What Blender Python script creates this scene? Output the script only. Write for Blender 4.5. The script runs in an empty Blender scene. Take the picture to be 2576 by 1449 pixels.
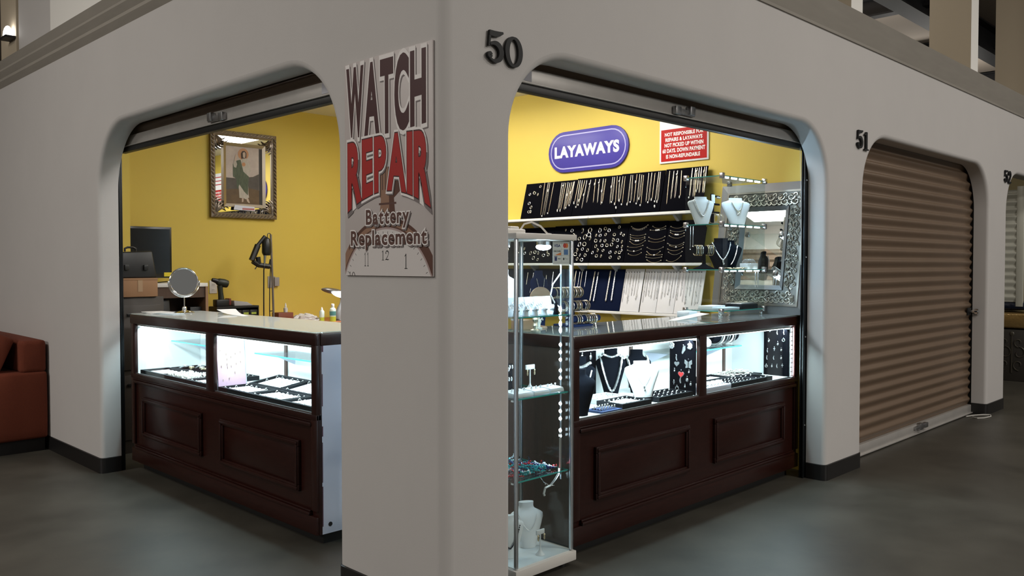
import bpy, bmesh, math, random
from mathutils import Vector, Matrix
from mathutils.geometry import tessellate_polygon
random.seed(7)
SC = bpy.context.scene
COL = SC.collection
PI = math.pi
R = math.radians

# ---------------------------------------------------------------- camera
cam_d = bpy.data.cameras.new('camera')
cam = bpy.data.objects.new('camera', cam_d)
COL.objects.link(cam)
cam_d.sensor_width = 36.0
cam_d.lens = 29.74
cam_d.clip_start = 0.05
cam_d.clip_end = 200
_y, _p = R(44.845), R(-1.568)
_f = Vector((math.cos(_p)*math.cos(_y), math.cos(_p)*math.sin(_y), math.sin(_p)))
_r = Vector((math.sin(_y), -math.cos(_y), 0))
_u = _r.cross(_f)
cam.matrix_world = Matrix(((_r.x, _u.x, -_f.x, -2.054), (_r.y, _u.y, -_f.y, -2.400), (_r.z, _u.z, -_f.z, 1.400), (0, 0, 0, 1)))
SC.camera = cam

# ---------------------------------------------------------------- view, world
SC.view_settings.view_transform = 'Standard'
SC.view_settings.look = 'None'
SC.view_settings.gamma = 1.0
SC.view_settings.exposure = 0.0
SC.cycles.use_denoising = True
SC.cycles.max_bounces = 9
SC.cycles.diffuse_bounces = 3
SC.cycles.glossy_bounces = 4
SC.cycles.transmission_bounces = 4
SC.cycles.transparent_max_bounces = 24
SC.cycles.caustics_reflective = False
SC.cycles.caustics_refractive = False
SC.cycles.sample_clamp_indirect = 4.0
W = bpy.data.worlds.new('hall_light')
SC.world = W
W.use_nodes = True
W.node_tree.nodes['Background'].inputs[0].default_value = (1.0, 0.96, 0.90, 1)
W.node_tree.nodes['Background'].inputs[1].default_value = 0.13

# ---------------------------------------------------------------- large area lights
def area(name, loc, size, power, color=(1, 1, 1), rot=(0, 0, 0), spread=180):
    d = bpy.data.lights.new(name, 'AREA')
    d.shape = 'RECTANGLE'
    d.size, d.size_y = size
    d.energy = power
    d.color = color
    d.spread = R(spread)
    o = bpy.data.objects.new(name, d)
    o.location = loc
    o.rotation_euler = rot
    COL.objects.link(o)
    return o
WARM = (1.0, 0.955, 0.885)
# the hall's high bay lamps over the two corridors, plus one added to light the fins (their housings are built below)
HALL = [((2.6, -3.6, 4.75), 80), ((6.6, -3.2, 4.75), 55), ((-3.6, 3.4, 4.75), 85), ((-1.6, -4.4, 4.75), 40), ((9.5, -3.0, 4.75), 60), ((-4.4, -.8, 4.75), 50), ((3.5, -9.5, 4.75), 620), ((-9.0, 3.0, 4.75), 480), ((4.8, 1.3, 4.75), 18)]
for i, (l, w) in enumerate(HALL):
    area('high_bay_light', l, (1.2, 0.35), w * .62, WARM, (0, 0, 0))
    g = bpy.data.lights.new('high_bay_side_light', 'POINT')
    g.energy = w * .55; g.color = WARM; g.shadow_soft_size = .22
    go = bpy.data.objects.new('high_bay_side_light', g); go.location = (l[0], l[1], 4.50); COL.objects.link(go)
for x, y in ((9.0, 3.0), (13.5, 3.0), (1.0, 8.0)):  # added uplights without fittings, to brighten the ceiling deck
    area('added_uplight', (x, y, 3.6), (1.2, 1.2), 40, WARM, (PI, 0, 0))
# the two fluorescent troffers in the shop's ceiling
TROFFER = [((.75, 1.7, 2.80), 26), ((2.45, 1.75, 2.80), 31), ((2.5, 3.2, 2.80), 19)]
for l, w in TROFFER:
    area('shop_ceiling_light', l, (0.40, 1.05), w * .55, (1.0, 0.97, 0.92), (0, 0, 0))
LED = (0.72, 0.92, 1.0)
LED_COOL = (0.52, 0.78, 1.0)

# ---------------------------------------------------------------- materials
MATS = {}
def mat(name, color=(.8, .8, .8), rough=.5, metal=0, spec=.5, coat=0, noise=None, bump=None, emit=None, estr=0, trans=0, sheen=0):
    """noise = (scale, amount, second colour, stretch) mottles the colour; bump = (scale, strength, distance)."""
    m = bpy.data.materials.new(name)
    m.use_nodes = True
    nt = m.node_tree
    b = nt.nodes['Principled BSDF']
    b.inputs['Base Color'].default_value = (*color, 1)
    b.inputs['Roughness'].default_value = rough
    b.inputs['Metallic'].default_value = metal
    b.inputs['Specular IOR Level'].default_value = spec
    b.inputs['Coat Weight'].default_value = coat
    b.inputs['Coat Roughness'].default_value = .12
    if sheen:
        b.inputs['Sheen Weight'].default_value = sheen
    if emit:
        b.inputs['Emission Color'].default_value = (*emit, 1)
        b.inputs['Emission Strength'].default_value = estr
    tc = None
    if noise or bump:
        tc = nt.nodes.new('ShaderNodeTexCoord')
    if noise:
        sc, amt, c2, st = noise
        mp = nt.nodes.new('ShaderNodeMapping')
        mp.inputs['Scale'].default_value = st
        nt.links.new(tc.outputs['Object'], mp.inputs[0])
        n = nt.nodes.new('ShaderNodeTexNoise')
        n.inputs['Scale'].default_value = sc
        n.inputs['Detail'].default_value = 6
        n.inputs['Roughness'].default_value = .6
        nt.links.new(mp.outputs[0], n.inputs['Vector'])
        rp = nt.nodes.new('ShaderNodeValToRGB')
        rp.color_ramp.elements[0].position = .5 - amt
        rp.color_ramp.elements[1].position = .5 + amt
        rp.color_ramp.elements[0].color = (*color, 1)
        rp.color_ramp.elements[1].color = (*c2, 1)
        nt.links.new(n.outputs['Fac'], rp.inputs[0])
        nt.links.new(rp.outputs[0], b.inputs['Base Color'])
    if bump:
        sc, s, dist = bump
        n2 = nt.nodes.new('ShaderNodeTexNoise')
        n2.inputs['Scale'].default_value = sc
        n2.inputs['Detail'].default_value = 4
        nt.links.new(tc.outputs['Object'], n2.inputs['Vector'])
        bp = nt.nodes.new('ShaderNodeBump')
        bp.inputs['Strength'].default_value = s
        bp.inputs['Distance'].default_value = dist
        nt.links.new(n2.outputs['Fac'], bp.inputs['Height'])
        nt.links.new(bp.outputs[0], b.inputs['Normal'])
    MATS[name] = m
    return m
def glass(name, tint=(.93, .98, .97), refl=1.0, rough=0.0, painted_haze=0.0):
    """A thin pane: see-through with a Fresnel reflection."""
    m = bpy.data.materials.new(name)
    m.use_nodes = True
    nt = m.node_tree
    nt.nodes.remove(nt.nodes['Principled BSDF'])
    out = nt.nodes['Material Output']
    t = nt.nodes.new('ShaderNodeBsdfTransparent')
    t.inputs[0].default_value = (*tint, 1)
    g = nt.nodes.new('ShaderNodeBsdfGlossy')
    g.inputs['Roughness'].default_value = rough
    # Schlick's Fresnel on |view . normal|, the same from both sides of the pane
    ge = nt.nodes.new('ShaderNodeNewGeometry')
    dt = nt.nodes.new('ShaderNodeVectorMath'); dt.operation = 'DOT_PRODUCT'
    nt.links.new(ge.outputs['Incoming'], dt.inputs[0]); nt.links.new(ge.outputs['Normal'], dt.inputs[1])
    def mth(op, a, b=None):
        q = nt.nodes.new('ShaderNodeMath'); q.operation = op; q.use_clamp = op == 'MULTIPLY_ADD'
        nt.links.new(a, q.inputs[0])
        if b is not None: q.inputs[1].default_value = b
        return q
    ab = mth('ABSOLUTE', dt.outputs['Value'])
    om = nt.nodes.new('ShaderNodeMath'); om.operation = 'SUBTRACT'; om.inputs[0].default_value = 1.0; nt.links.new(ab.outputs[0], om.inputs[1]); om.use_clamp = True
    pw = mth('POWER', om.outputs[0], 5.0)
    mu = mth('MULTIPLY_ADD', pw.outputs[0], .95 * refl); mu.inputs[2].default_value = .035 * refl
    mx = nt.nodes.new('ShaderNodeMixShader')
    nt.links.new(mu.outputs[0], mx.inputs[0])
    nt.links.new(t.outputs[0], mx.inputs[1])
    nt.links.new(g.outputs[0], mx.inputs[2])
    if painted_haze:  # diffuse white mixed in, painting pale light over the glass
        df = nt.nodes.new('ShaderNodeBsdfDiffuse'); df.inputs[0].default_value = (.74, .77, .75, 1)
        m2 = nt.nodes.new('ShaderNodeMixShader'); m2.inputs[0].default_value = painted_haze
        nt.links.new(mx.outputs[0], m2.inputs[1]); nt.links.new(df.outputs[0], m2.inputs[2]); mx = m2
    nt.links.new(mx.outputs[0], out.inputs[0])
    MATS[name] = m
    return m
def emitter(name, color, strength):
    m = bpy.data.materials.new(name)
    m.use_nodes = True
    nt = m.node_tree
    nt.nodes.remove(nt.nodes['Principled BSDF'])
    e = nt.nodes.new('ShaderNodeEmission')
    e.inputs[0].default_value = (*color, 1)
    e.inputs[1].default_value = strength
    nt.links.new(e.outputs[0], nt.nodes['Material Output'].inputs[0])
    MATS[name] = m
    return m

# ---------------------------------------------------------------- mesh building
class MB:
    def __init__(s):
        s.v, s.f, s.m = [], [], []
    def add(s, vs, fs, mi=0):
        b = len(s.v)
        s.v += [tuple(p) for p in vs]
        s.f += [tuple(b + i for i in q) for q in fs]
        s.m += [mi] * len(fs)
        return s
    def box(s, x0, y0, z0, x1, y1, z1, mi=0):
        x0, x1 = min(x0, x1), max(x0, x1); y0, y1 = min(y0, y1), max(y0, y1); z0, z1 = min(z0, z1), max(z0, z1)
        return s.add([(x0, y0, z0), (x1, y0, z0), (x1, y1, z0), (x0, y1, z0), (x0, y0, z1), (x1, y0, z1), (x1, y1, z1), (x0, y1, z1)],
                     [(3, 2, 1, 0), (4, 5, 6, 7), (0, 1, 5, 4), (1, 2, 6, 5), (2, 3, 7, 6), (3, 0, 4, 7)], mi)
    def hexa(s, p, mi=0):
        """eight corners, ordered as box()"""
        return s.add(p, [(3, 2, 1, 0), (4, 5, 6, 7), (0, 1, 5, 4), (1, 2, 6, 5), (2, 3, 7, 6), (3, 0, 4, 7)], mi)
    def poly(s, pts, mi=0):
        return s.add(pts, [tuple(range(len(pts)))], mi)
    def prism(s, pts, fn, w0, w1, mi=0, mi_side=None):
        """2D outline pts (u, v) pushed from w0 to w1; fn(u, v, w) -> xyz"""
        n = len(pts)
        vs = [fn(u, v, w0) for u, v in pts] + [fn(u, v, w1) for u, v in pts]
        s.add(vs, [tuple(range(n))[::-1], tuple(range(n, 2 * n))], mi)
        b = len(s.v) - 2 * n
        for i in range(n):
            j = (i + 1) % n
            s.f.append((b + i, b + j, b + n + j, b + n + i)); s.m.append(mi if mi_side is None else mi_side)
        return s
    def tube(s, pts, r, n=8, closed=False, mi=0, radii=None):
        pts = [Vector(p) for p in pts]
        k = len(pts)
        rings = []
        up = None
        for i in range(k):
            a = pts[i - 1] if (i > 0 or closed) else pts[i]
            c = pts[(i + 1) % k] if (i < k - 1 or closed) else pts[i]
            t = (c - a)
            if t.length < 1e-9: t = Vector((0, 0, 1))
            t.normalize()
            if up is None:
                up = Vector((0, 0, 1)) if abs(t.z) < .9 else Vector((1, 0, 0))
            x = up - t * up.dot(t)
            if x.length < 1e-6:
                x = Vector((1, 0, 0)) if abs(t.x) < .9 else Vector((0, 1, 0)); x = x - t * x.dot(t)
            x.normalize(); y = t.cross(x); up = x
            rr = radii[i] if radii else r
            rings.append([pts[i] + (x * math.cos(2 * PI * j / n) + y * math.sin(2 * PI * j / n)) * rr for j in range(n)])
        vs = [p for q in rings for p in q]
        fs = []
        for i in range(k if closed else k - 1):
            a, c = i * n, ((i + 1) % k) * n
            for j in range(n):
                fs.append((a + j, a + (j + 1) % n, c + (j + 1) % n, c + j))
        if not closed:
            fs.append(tuple(range(n))[::-1]); fs.append(tuple((k - 1) * n + j for j in range(n)))
        return s.add(vs, fs, mi)
    def lathe(s, prof, c, n=24, mi=0, sx=1, sy=1):
        """prof (r, z) from bottom to top about a vertical axis at c"""
        vs, fs = [], []
        for r, z in prof:
            for j in range(n):
                a = 2 * PI * j / n
                vs.append((c[0] + r * sx * math.cos(a), c[1] + r * sy * math.sin(a), c[2] + z))
        k = len(prof)
        for i in range(k - 1):
            for j in range(n):
                fs.append((i * n + j, i * n + (j + 1) % n, (i + 1) * n + (j + 1) % n, (i + 1) * n + j))
        fs.append(tuple(range(n))[::-1]); fs.append(tuple((k - 1) * n + j for j in range(n)))
        return s.add(vs, fs, mi)
    def ball(s, c, r, nu=10, nv=6, mi=0):
        if not isinstance(r, (tuple, list)): r = (r, r, r)
        vs = [(c[0], c[1], c[2] - r[2])]
        for i in range(1, nv):
            t = -PI / 2 + PI * i / nv
            for j in range(nu):
                a = 2 * PI * j / nu
                vs.append((c[0] + r[0] * math.cos(t) * math.cos(a), c[1] + r[1] * math.cos(t) * math.sin(a), c[2] + r[2] * math.sin(t)))
        vs.append((c[0], c[1], c[2] + r[2]))
        fs = [(0, 1 + (j + 1) % nu, 1 + j) for j in range(nu)]
        for i in range(nv - 2):
            for j in range(nu):
                a, b = 1 + i * nu, 1 + (i + 1) * nu
                fs.append((a + j, a + (j + 1) % nu, b + (j + 1) % nu, b + j))
        L = len(vs) - 1
        a = 1 + (nv - 2) * nu
        fs += [(a + j, a + (j + 1) % nu, L) for j in range(nu)]
        return s.add(vs, fs, mi)
    def torus(s, c, R1, r, ax=(0, 0, 1), n=16, m=6, mi=0, sx=1.0):
        ax = Vector(ax).normalized()
        x = Vector((0, 0, 1)) if abs(ax.z) < .9 else Vector((1, 0, 0))
        x = (x - ax * x.dot(ax)).normalized(); y = ax.cross(x)
        c = Vector(c)
        return s.tube([c + x * (R1 * math.cos(2 * PI * i / n)) + y * (R1 * sx * math.sin(2 * PI * i / n)) for i in range(n)], r, m, True, mi)
    def xf(s, M):
        s.v = [tuple(M @ Vector(p)) for p in s.v]
        return s
    def mesh(s, name, mats, bevel=0, smooth=30, seg=2):
        me = bpy.data.meshes.new(name)
        me.from_pydata(s.v, [], s.f)
        if not isinstance(mats, (list, tuple)): mats = [mats]
        for q in mats: me.materials.append(MATS[q] if isinstance(q, str) else q)
        for p, i in zip(me.polygons, s.m): p.material_index = i
        bm = bmesh.new(); bm.from_mesh(me)
        bmesh.ops.recalc_face_normals(bm, faces=bm.faces)
        if bevel:
            es = [e for e in bm.edges if len(e.link_faces) == 2 and e.calc_face_angle(0) > .6]
            bmesh.ops.bevel(bm, geom=es, offset=bevel, segments=seg, profile=.5, affect='EDGES', clamp_overlap=True)
        bm.to_mesh(me); bm.free()
        if smooth:
            for p in me.polygons: p.use_smooth = True
            me.set_sharp_from_angle(angle=R(smooth))
        return me

def origin_of(o):
    p = Vector((0, 0, 0))
    while o is not None:
        p += Vector(o.location); o = o.parent
    return p
def obj(name, mb, mats, parent=None, loc=None, local=False, **k):
    """links one mesh object; vertices are world coordinates unless local"""
    base = Vector(loc) if loc is not None else Vector((0, 0, 0))
    off = base if parent is None else origin_of(parent) + base
    if not local:
        mb.v = [(p[0] - off.x, p[1] - off.y, p[2] - off.z) for p in mb.v]
    o = bpy.data.objects.new(name, mb.mesh(name, mats, **k))
    COL.objects.link(o)
    if parent is not None: o.parent = parent
    o.location = base
    return o
def tag(o, label, cat, group=None, kind=None):
    o['label'] = label; o['category'] = cat
    if group: o['group'] = group
    if kind: o['kind'] = kind
    return o
def thing(name, label, cat, loc=(0, 0, 0), group=None, rot=None):
    o = bpy.data.objects.new(name, None)
    o.empty_display_size = .05
    COL.objects.link(o); o.location = loc
    if rot: o.rotation_euler = rot
    return tag(o, label, cat, group)
def struct(name, mb, mats, parent=None, **k):
    o = obj(name, mb, mats, parent, **k)
    if parent is None: o['kind'] = 'structure'
    return o
def dup(root, loc, rot=None, label=None, group=None):
    r = root.copy(); COL.objects.link(r); r.location = loc
    if rot is not None: r.rotation_euler = rot
    if label: r['label'] = label
    if group: r['group'] = group
    for ch in list(root.children):
        c = ch.copy(); COL.objects.link(c); c.parent = r
        for g in list(ch.children):
            d = g.copy(); COL.objects.link(d); d.parent = c
    return r
def text_mesh(s, bold=0.0, res=4, spacing=1.0):
    """flat letters of the built-in font: (verts 2D, faces) fitted to a unit box"""
    c = bpy.data.curves.new('t', 'FONT')
    c.body = s; c.offset = bold; c.resolution_u = res; c.space_character = spacing
    o = bpy.data.objects.new('t', c); COL.objects.link(o)
    dg = bpy.context.evaluated_depsgraph_get()
    me = bpy.data.meshes.new_from_object(o.evaluated_get(dg))
    vs = [(v.co.x, v.co.y) for v in me.vertices]
    fs = [tuple(p.vertices) for p in me.polygons]
    bpy.data.objects.remove(o); bpy.data.curves.remove(c); bpy.data.meshes.remove(me)
    return vs, fs
def text_mb(s, fn, bold=0.0, th=0.0015, mi=0, mb=None, box=None, res=4, spacing=1.0):
    """letters s with their own bounding box mapped to 0..1; fn(u, v, w) -> xyz; w is 0 (back) .. 1 (front)"""
    vs, fs = text_mesh(s, bold, res, spacing)
    xs = [p[0] for p in vs]; ys = [p[1] for p in vs]
    bx = box or (min(xs), max(xs), min(ys), max(ys))
    uv = [((x - bx[0]) / (bx[1] - bx[0]), (y - bx[2]) / (bx[3] - bx[2])) for x, y in vs]
    mb = mb or MB()
    mb.add([fn(u, v, 1) for u, v in uv], fs, mi)
    return mb, bx

# ---------------------------------------------------------------- colours
mat('stucco', (.585, .562, .55), .75, noise=(2.2, .30, (.555, .533, .522), (1, 1, 1)), bump=(160, .12, .002))
mat('cornice_paint', (.36, .33, .29), .6, noise=(3, .3, (.31, .285, .25), (1, 1, 8)))
mat('yellow_paint', (.70, .525, .088), .6, noise=(3, .3, (.68, .505, .083), (1, 1, 1)), bump=(220, .08, .001))
mat('rubber_base', (.012, .011, .011), .35)
mat('ceiling_white', (.82, .83, .84), .7)
mat('concrete', (.038, .035, .028), .42, spec=.4, noise=(1.7, .22, (.084, .078, .064), (1, 1, 1)), bump=(40, .05, .001))
mat('deck_tan', (.42, .36, .30), .8)
mat('steel_dark', (.02, .02, .022), .5, .3)
mat('fin_tan', (.52, .44, .33), .8)
mat('fin_white', (.90, .88, .84), .7)
mat('galvanised', (.60, .57, .54), .42, .5, noise=(6, .3, (.50, .48, .46), (1, 1, 1)))
mat('shutter_tan', (.215, .148, .10), .36, .2, noise=(4, .3, (.19, .13, .088), (1, 1, 1)))
mat('shutter_dark', (.24, .175, .13), .42, .35)
mat('black_rubber', (.008, .008, .008), .5)
mat('track_metal', (.016, .018, .02), .35, .6)
mat('chrome', (.85, .86, .88), .12, 1)
mat('steel_grey', (.45, .45, .46), .35, 1)
mat('black_metal', (.01, .01, .01), .4)
mat('numeral_black', (.006, .006, .007), .45, spec=.3)
emitter('tube_white', (1, .97, .92), 9.0)

# ---------------------------------------------------------------- floor and hall
m = MB(); m.box(-14, -14, -.06, 26, 16, 0)
struct('floor', m, 'concrete', smooth=0)
m = MB(); m.box(-14, -14, 5.0, 26, 16, 5.06)
struct('ceiling', m, 'deck_tan', smooth=0)

def arch(a0, a1, top, rad, g):
    """outline of a round-cornered opening from floor to floor, grown outward by g"""
    rr = rad + g
    P = [(a0 - g, 0.0)]
    N = 14
    for i in range(N + 1):
        t = PI - (PI / 2) * i / N
        P.append((a0 + rad + rr * math.cos(t), top - rad + rr * math.sin(t)))
    for i in range(N + 1):
        t = PI / 2 - (PI / 2) * i / N
        P.append((a1 - rad + rr * math.cos(t), top - rad + rr * math.sin(t)))
    P.append((a1 + g, 0.0))
    return P
RF, TH = .03, .13
def wall_slab(fn, lo, hi, top, holes):
    """fn(a, depth, z) -> xyz; a stucco wall whose openings have soft rolled edges"""
    mb = MB()
    for g, d in ((RF, 0), (0, TH)):
        out = [(lo, 0.0)]
        for h in holes: out += arch(*h, g)
        out += [(hi, 0.0), (hi, top), (lo, top)]
        vs = [Vector((a, z, 0)) for a, z in out]
        tri = tessellate_polygon([vs])
        mb.add([fn(a, d, z) for a, z in out], [tuple(t) for t in tri])
    for h in holes:
        loops = []
        for i in range(6):
            t = (PI / 2) * i / 5
            loops.append([fn(a, RF * (1 - math.cos(t)), z) for a, z in arch(*h, RF * (1 - math.sin(t)))])
        loops.append([fn(a, TH, z) for a, z in arch(*h, 0)])
        n = len(loops[0])
        vs = [p for q in loops for p in q]
        fs = [(i * n + j, i * n + j + 1, (i + 1) * n + j + 1, (i + 1) * n + j) for i in range(len(loops) - 1) for j in range(n - 1)]
        mb.add(vs, fs)
    mb.add([fn(lo, 0, top), fn(hi, 0, top), fn(hi, TH, top), fn(lo, TH, top)], [(0, 1, 2, 3)])
    mb.add([fn(hi, 0, 0), fn(hi, TH, 0), fn(hi, TH, top), fn(hi, 0, top)], [(0, 1, 2, 3)])
    return mb
RC = .045
LEFT_HOLES = [(.70, 3.52, 2.31, .42)]
RIGHT_HOLES = [(.355, 3.23, 2.275, .36), (3.787, 6.62, 2.305, .40), (7.17, 10.0, 2.305, .40)]
mb = wall_slab(lambda a, d, z: (d, a, z), RC, 9.0, 3.05, LEFT_HOLES)
struct('wall_left', mb, 'stucco', smooth=25)
mb = wall_slab(lambda a, d, z: (a, d, z), RC, 14.0, 3.05, RIGHT_HOLES)
q = [(RC - RC * math.cos(t), RC - RC * math.sin(t)) for t in [PI / 2 * i / 8 for i in range(9)]]
n = len(q)
mb.add([(x, y, 0) for x, y in q] + [(x, y, 3.05) for x, y in q], [(i, i + 1, n + i + 1, n + i) for i in range(n - 1)])
struct('wall_right', mb, 'stucco', smooth=25)

# cornice along both fronts
pl = [(0, 2.885), (-.03, 2.925), (-.03, 2.945), (-.058, 2.985), (-.058, 3.0), (-.085, 3.05), (.0, 3.05)]
m = MB(); m.prism(pl, lambda u, v, w: (u, w, v), -.085, 9.0); struct('trim_1', m, 'cornice_paint', smooth=0)
pr = [(0, 2.885), (-.010, 2.885), (-.014, 2.90), (-.085, 3.05), (0, 3.05)]
m = MB(); m.prism(pr, lambda u, v, w: (w, u, v), -.085, 14.0); struct('trim_2', m, 'cornice_paint', smooth=0)

# black rubber baseboard wrapped round every pier
def base_strip(name, path, h=.10, t=.007):
    P = [Vector((x, y)) for x, y in path]
    out = []
    for i, p in enumerate(P):
        a = (P[i] - P[i - 1]).normalized() if i else (P[1] - P[0]).normalized()
        b = (P[i + 1] - P[i]).normalized() if i < len(P) - 1 else a
        na, nb = Vector((a.y, -a.x)), Vector((b.y, -b.x))
        nn = (na + nb); nn.normalize()
        out.append(p + nn * (t / max(.3, nn.dot(na))))
    mb = MB()
    k = len(P)
    vs = [(p.x, p.y, 0) for p in P] + [(p.x, p.y, 0) for p in out] + [(p.x, p.y, h) for p in out] + [(p.x, p.y, h + .003) for p in P]
    fs = []
    for i in range(k - 1):
        for r in range(3):
            fs.append((r * k + i, r * k + i + 1, (r + 1) * k + i + 1, (r + 1) * k + i))
    fs += [(0, k, 2 * k, 3 * k), (k - 1, 2 * k - 1, 3 * k - 1, 4 * k - 1)]
    mb.add(vs, fs)
    struct(name, mb, 'rubber_base', smooth=40)
def corner(cx, cy, r, a0, a1, n=5):
    return [(cx + r * math.cos(R(a0 + (a1 - a0) * i / n)), cy + r * math.sin(R(a0 + (a1 - a0) * i / n))) for i in range(n + 1)]
# walked with the room's air on the right-hand side
base_strip('baseboard_left', [(0, 9.0)] + corner(RF, 3.52 + RF, RF, 180, 270) + [(.128, 3.52)])
base_strip('baseboard_center', [(.128, .70)] + corner(RF, .70 - RF, RF, 90, 180) + corner(RC, RC, RC, 180, 270) + corner(.355 - RF, RF, RF, 270, 360) + [(.355, .128)])
for nm, a, b in (('baseboard_right', 3.23, 3.787), ('baseboard_far', 6.62, 7.17)):
    base_strip(nm, [(a, .128)] + corner(a + RF, RF, RF, 180, 270) + corner(b - RF, RF, RF, 270, 360) + [(b, .128)])

# ---------------------------------------------------------------- the jeweller's unit behind the arches
X1, Y1, ZC = 3.40, 5.0, 2.91
m = MB(); m.box(.10, Y1, 0, 3.6, Y1 + .1, 3.0); struct('wall_rear', m, 'yellow_paint', smooth=0)
m = MB(); m.box(X1, .13, 0, X1 + .10, Y1, 3.0); struct('wall_side', m, 'yellow_paint', smooth=0)
m = MB(); m.box(.13, 4.55, 0, .60, Y1, ZC); struct('pillar_1', m, 'yellow_paint', smooth=0)
m = MB(); m.box(.13, .13, ZC, X1, Y1, ZC + .05); struct('ceiling_shop', m, 'ceiling_white', smooth=0)
# ceiling troffers: the lamps of the shop
mat('troffer_white', (.8, .8, .78), .5)
for i, (l, w) in enumerate(TROFFER):
    t = thing('ceiling_light', ['wraparound fluorescent light in the shop ceiling over the long counter', 'wraparound fluorescent light in the shop ceiling by the corner pier', 'wraparound fluorescent light in the shop ceiling before the rear wall'][i], 'light', (l[0], l[1], ZC))
    m = MB()
    for a in (-1, 1):
        m.box(l[0] + a * .28, l[1] - .6, 2.89, l[0] + a * .30, l[1] + .6, 2.91); m.box(l[0] - .30, l[1] + a * .58, 2.89, l[0] + .30, l[1] + a * .60, 2.91)
    obj('frame', m, 'troffer_white', t, smooth=0)
    m = MB(); m.hexa([(l[0] - .18, l[1] - .5, 2.815), (l[0] + .18, l[1] - .5, 2.815), (l[0] + .18, l[1] + .5, 2.815), (l[0] - .18, l[1] + .5, 2.815), (l[0] - .275, l[1] - .575, 2.905), (l[0] + .275, l[1] - .575, 2.905), (l[0] + .275, l[1] + .575, 2.905), (l[0] - .275, l[1] + .575, 2.905)])
    obj('diffuser', m, 'tube_white', t, smooth=0)
# high bays of the hall, the last one added
for i, (l, w) in enumerate(HALL):
    t = thing('high_bay_lamp', 'linear high bay lamp hanging in the dim hall, number %s along the corridor' % ['one', 'two', 'three', 'four', 'five', 'six', 'seven', 'eight', 'nine, added over the units, not'][i], 'light', (l[0], l[1], 4.8))
    m = MB(); m.box(l[0] - .62, l[1] - .2, 4.77, l[0] + .62, l[1] + .2, 4.84); obj('housing', m, 'steel_dark', t, smooth=0)
    for a in (-.4, .4):
        m = MB(); m.tube([(l[0] + a, l[1], 4.84), (l[0] + a, l[1], 5.0)], .008); obj('hanger', m, 'steel_dark', t)

# ---------------------------------------------------------------- upper hall: fin walls, beams
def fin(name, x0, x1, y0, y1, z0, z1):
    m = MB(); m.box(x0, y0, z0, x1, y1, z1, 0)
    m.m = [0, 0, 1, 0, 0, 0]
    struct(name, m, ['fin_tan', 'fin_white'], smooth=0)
fin('wall_fin', 3.79, 3.98, .10, 1.1, 3.05, 5.0)
fin('wall_fin', 6.365, 6.57, .10, .46, 3.05, 5.0)
fin('wall_fin', 9.0, 9.2, .10, .62, 3.05, 5.0)
m = MB(); m.box(.10, 5.65, 3.05, .3, 6.1, 5.0); struct('wall_fin', m, 'fin_tan', smooth=0)
m = MB(); m.box(.08, 3.3, 3.05, .20, 4.7, 5.0); struct('wall_fin', m, 'fin_white', smooth=0)
m = MB(); m.box(.10, 4.7, 3.05, .22, 5.58, 5.0); struct('wall_fin', m, 'stucco', smooth=0)
wl = thing('wall_lamp', 'small lit dome lamp high on the tan fin above the cornice', 'lamp', (.10, 5.74, 3.34))
m = MB(); m.box(.02, 5.66, 3.315, .0995, 5.83, 3.335); obj('ledge', m, 'steel_dark', wl, smooth=0)
m = MB(); m.ball((.06, 5.745, 3.345), (.035, .055, .085), 14, 8); m.v = [(x, y, max(z, 3.336)) for x, y, z in m.v]; obj('lit_dome', m, 'tube_white', wl)
m = MB(); m.box(-14, 15.6, 0, 26, 15.7, 5.0); struct('wall_far', m, 'deck_tan', smooth=0)
def ibeam(name, p, q, h, w):
    p, q = Vector(p), Vector(q)
    d = (q - p).normalized(); s = d.cross(Vector((0, 0, 1))).normalized()
    m = MB()
    for (a0, a1, b0, b1) in ((-w / 2, w / 2, 0, .025), (-.012, .012, .025, h - .025), (-w / 2, w / 2, h - .025, h)):
        pts = []
        for e in (b0, b1):
            for (c, t) in ((p, a0), (q, a0), (q, a1), (p, a1)):
                pts.append(c + s * t + Vector((0, 0, e)))
        m.hexa(pts)
    struct(name, m, 'steel_dark', smooth=0)
for i, y in enumerate((1.6, 3.6, 6.0)):
    ibeam('beam_%d' % (i + 1), (4, y, 4.55), (26, y, 4.55), .42, .24)
for i, x in enumerate((9.5, 12.5, 15.5, 18.5)):
    ibeam('beam_%d' % (i + 4), (x, .5, 4.72), (x, 15, 4.72), .26, .16)

# ---------------------------------------------------------------- roll-up doors
def corrugated(a0, a1, z0, z1, pitch, depth, dpos, fn, flip=1):
    m = MB()
    k = max(2, int((z1 - z0) / pitch * 12))
    L = []
    for i in range(k + 1):
        z = z0 + (z1 - z0) * i / k
        ph = ((z - z0) / pitch) % 1.0
        # a soft rounded rib with a narrow valley
        v = .5 - .5 * math.cos(PI * ph / .66) if ph < .66 else .5 + .5 * math.cos(PI * (ph - .66) / .34)
        L.append((z, dpos - depth * v))
    vs = []
    for z, d in L: vs += [fn(a0, d, z), fn(a1, d, z)]
    for z, d in L: vs += [fn(a0, d + .004, z), fn(a1, d + .004, z)]
    n = 2 * (k + 1)
    fs = [(2 * i, 2 * i + 1, 2 * i + 3, 2 * i + 2) for i in range(k)] + [(n + 2 * i, n + 2 * i + 2, n + 2 * i + 3, n + 2 * i + 1) for i in range(k)]
    return m.add(vs, fs)
FL = lambda a, d, z: (d, a, z)
FR = lambda a, d, z: (a, d, z)
def bx(m, fn, a0, a1, d0, d1, z0, z1, mi=0):
    p, q = fn(a0, d0, z0), fn(a1, d1, z1)
    return m.box(*p, *q, mi)
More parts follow.
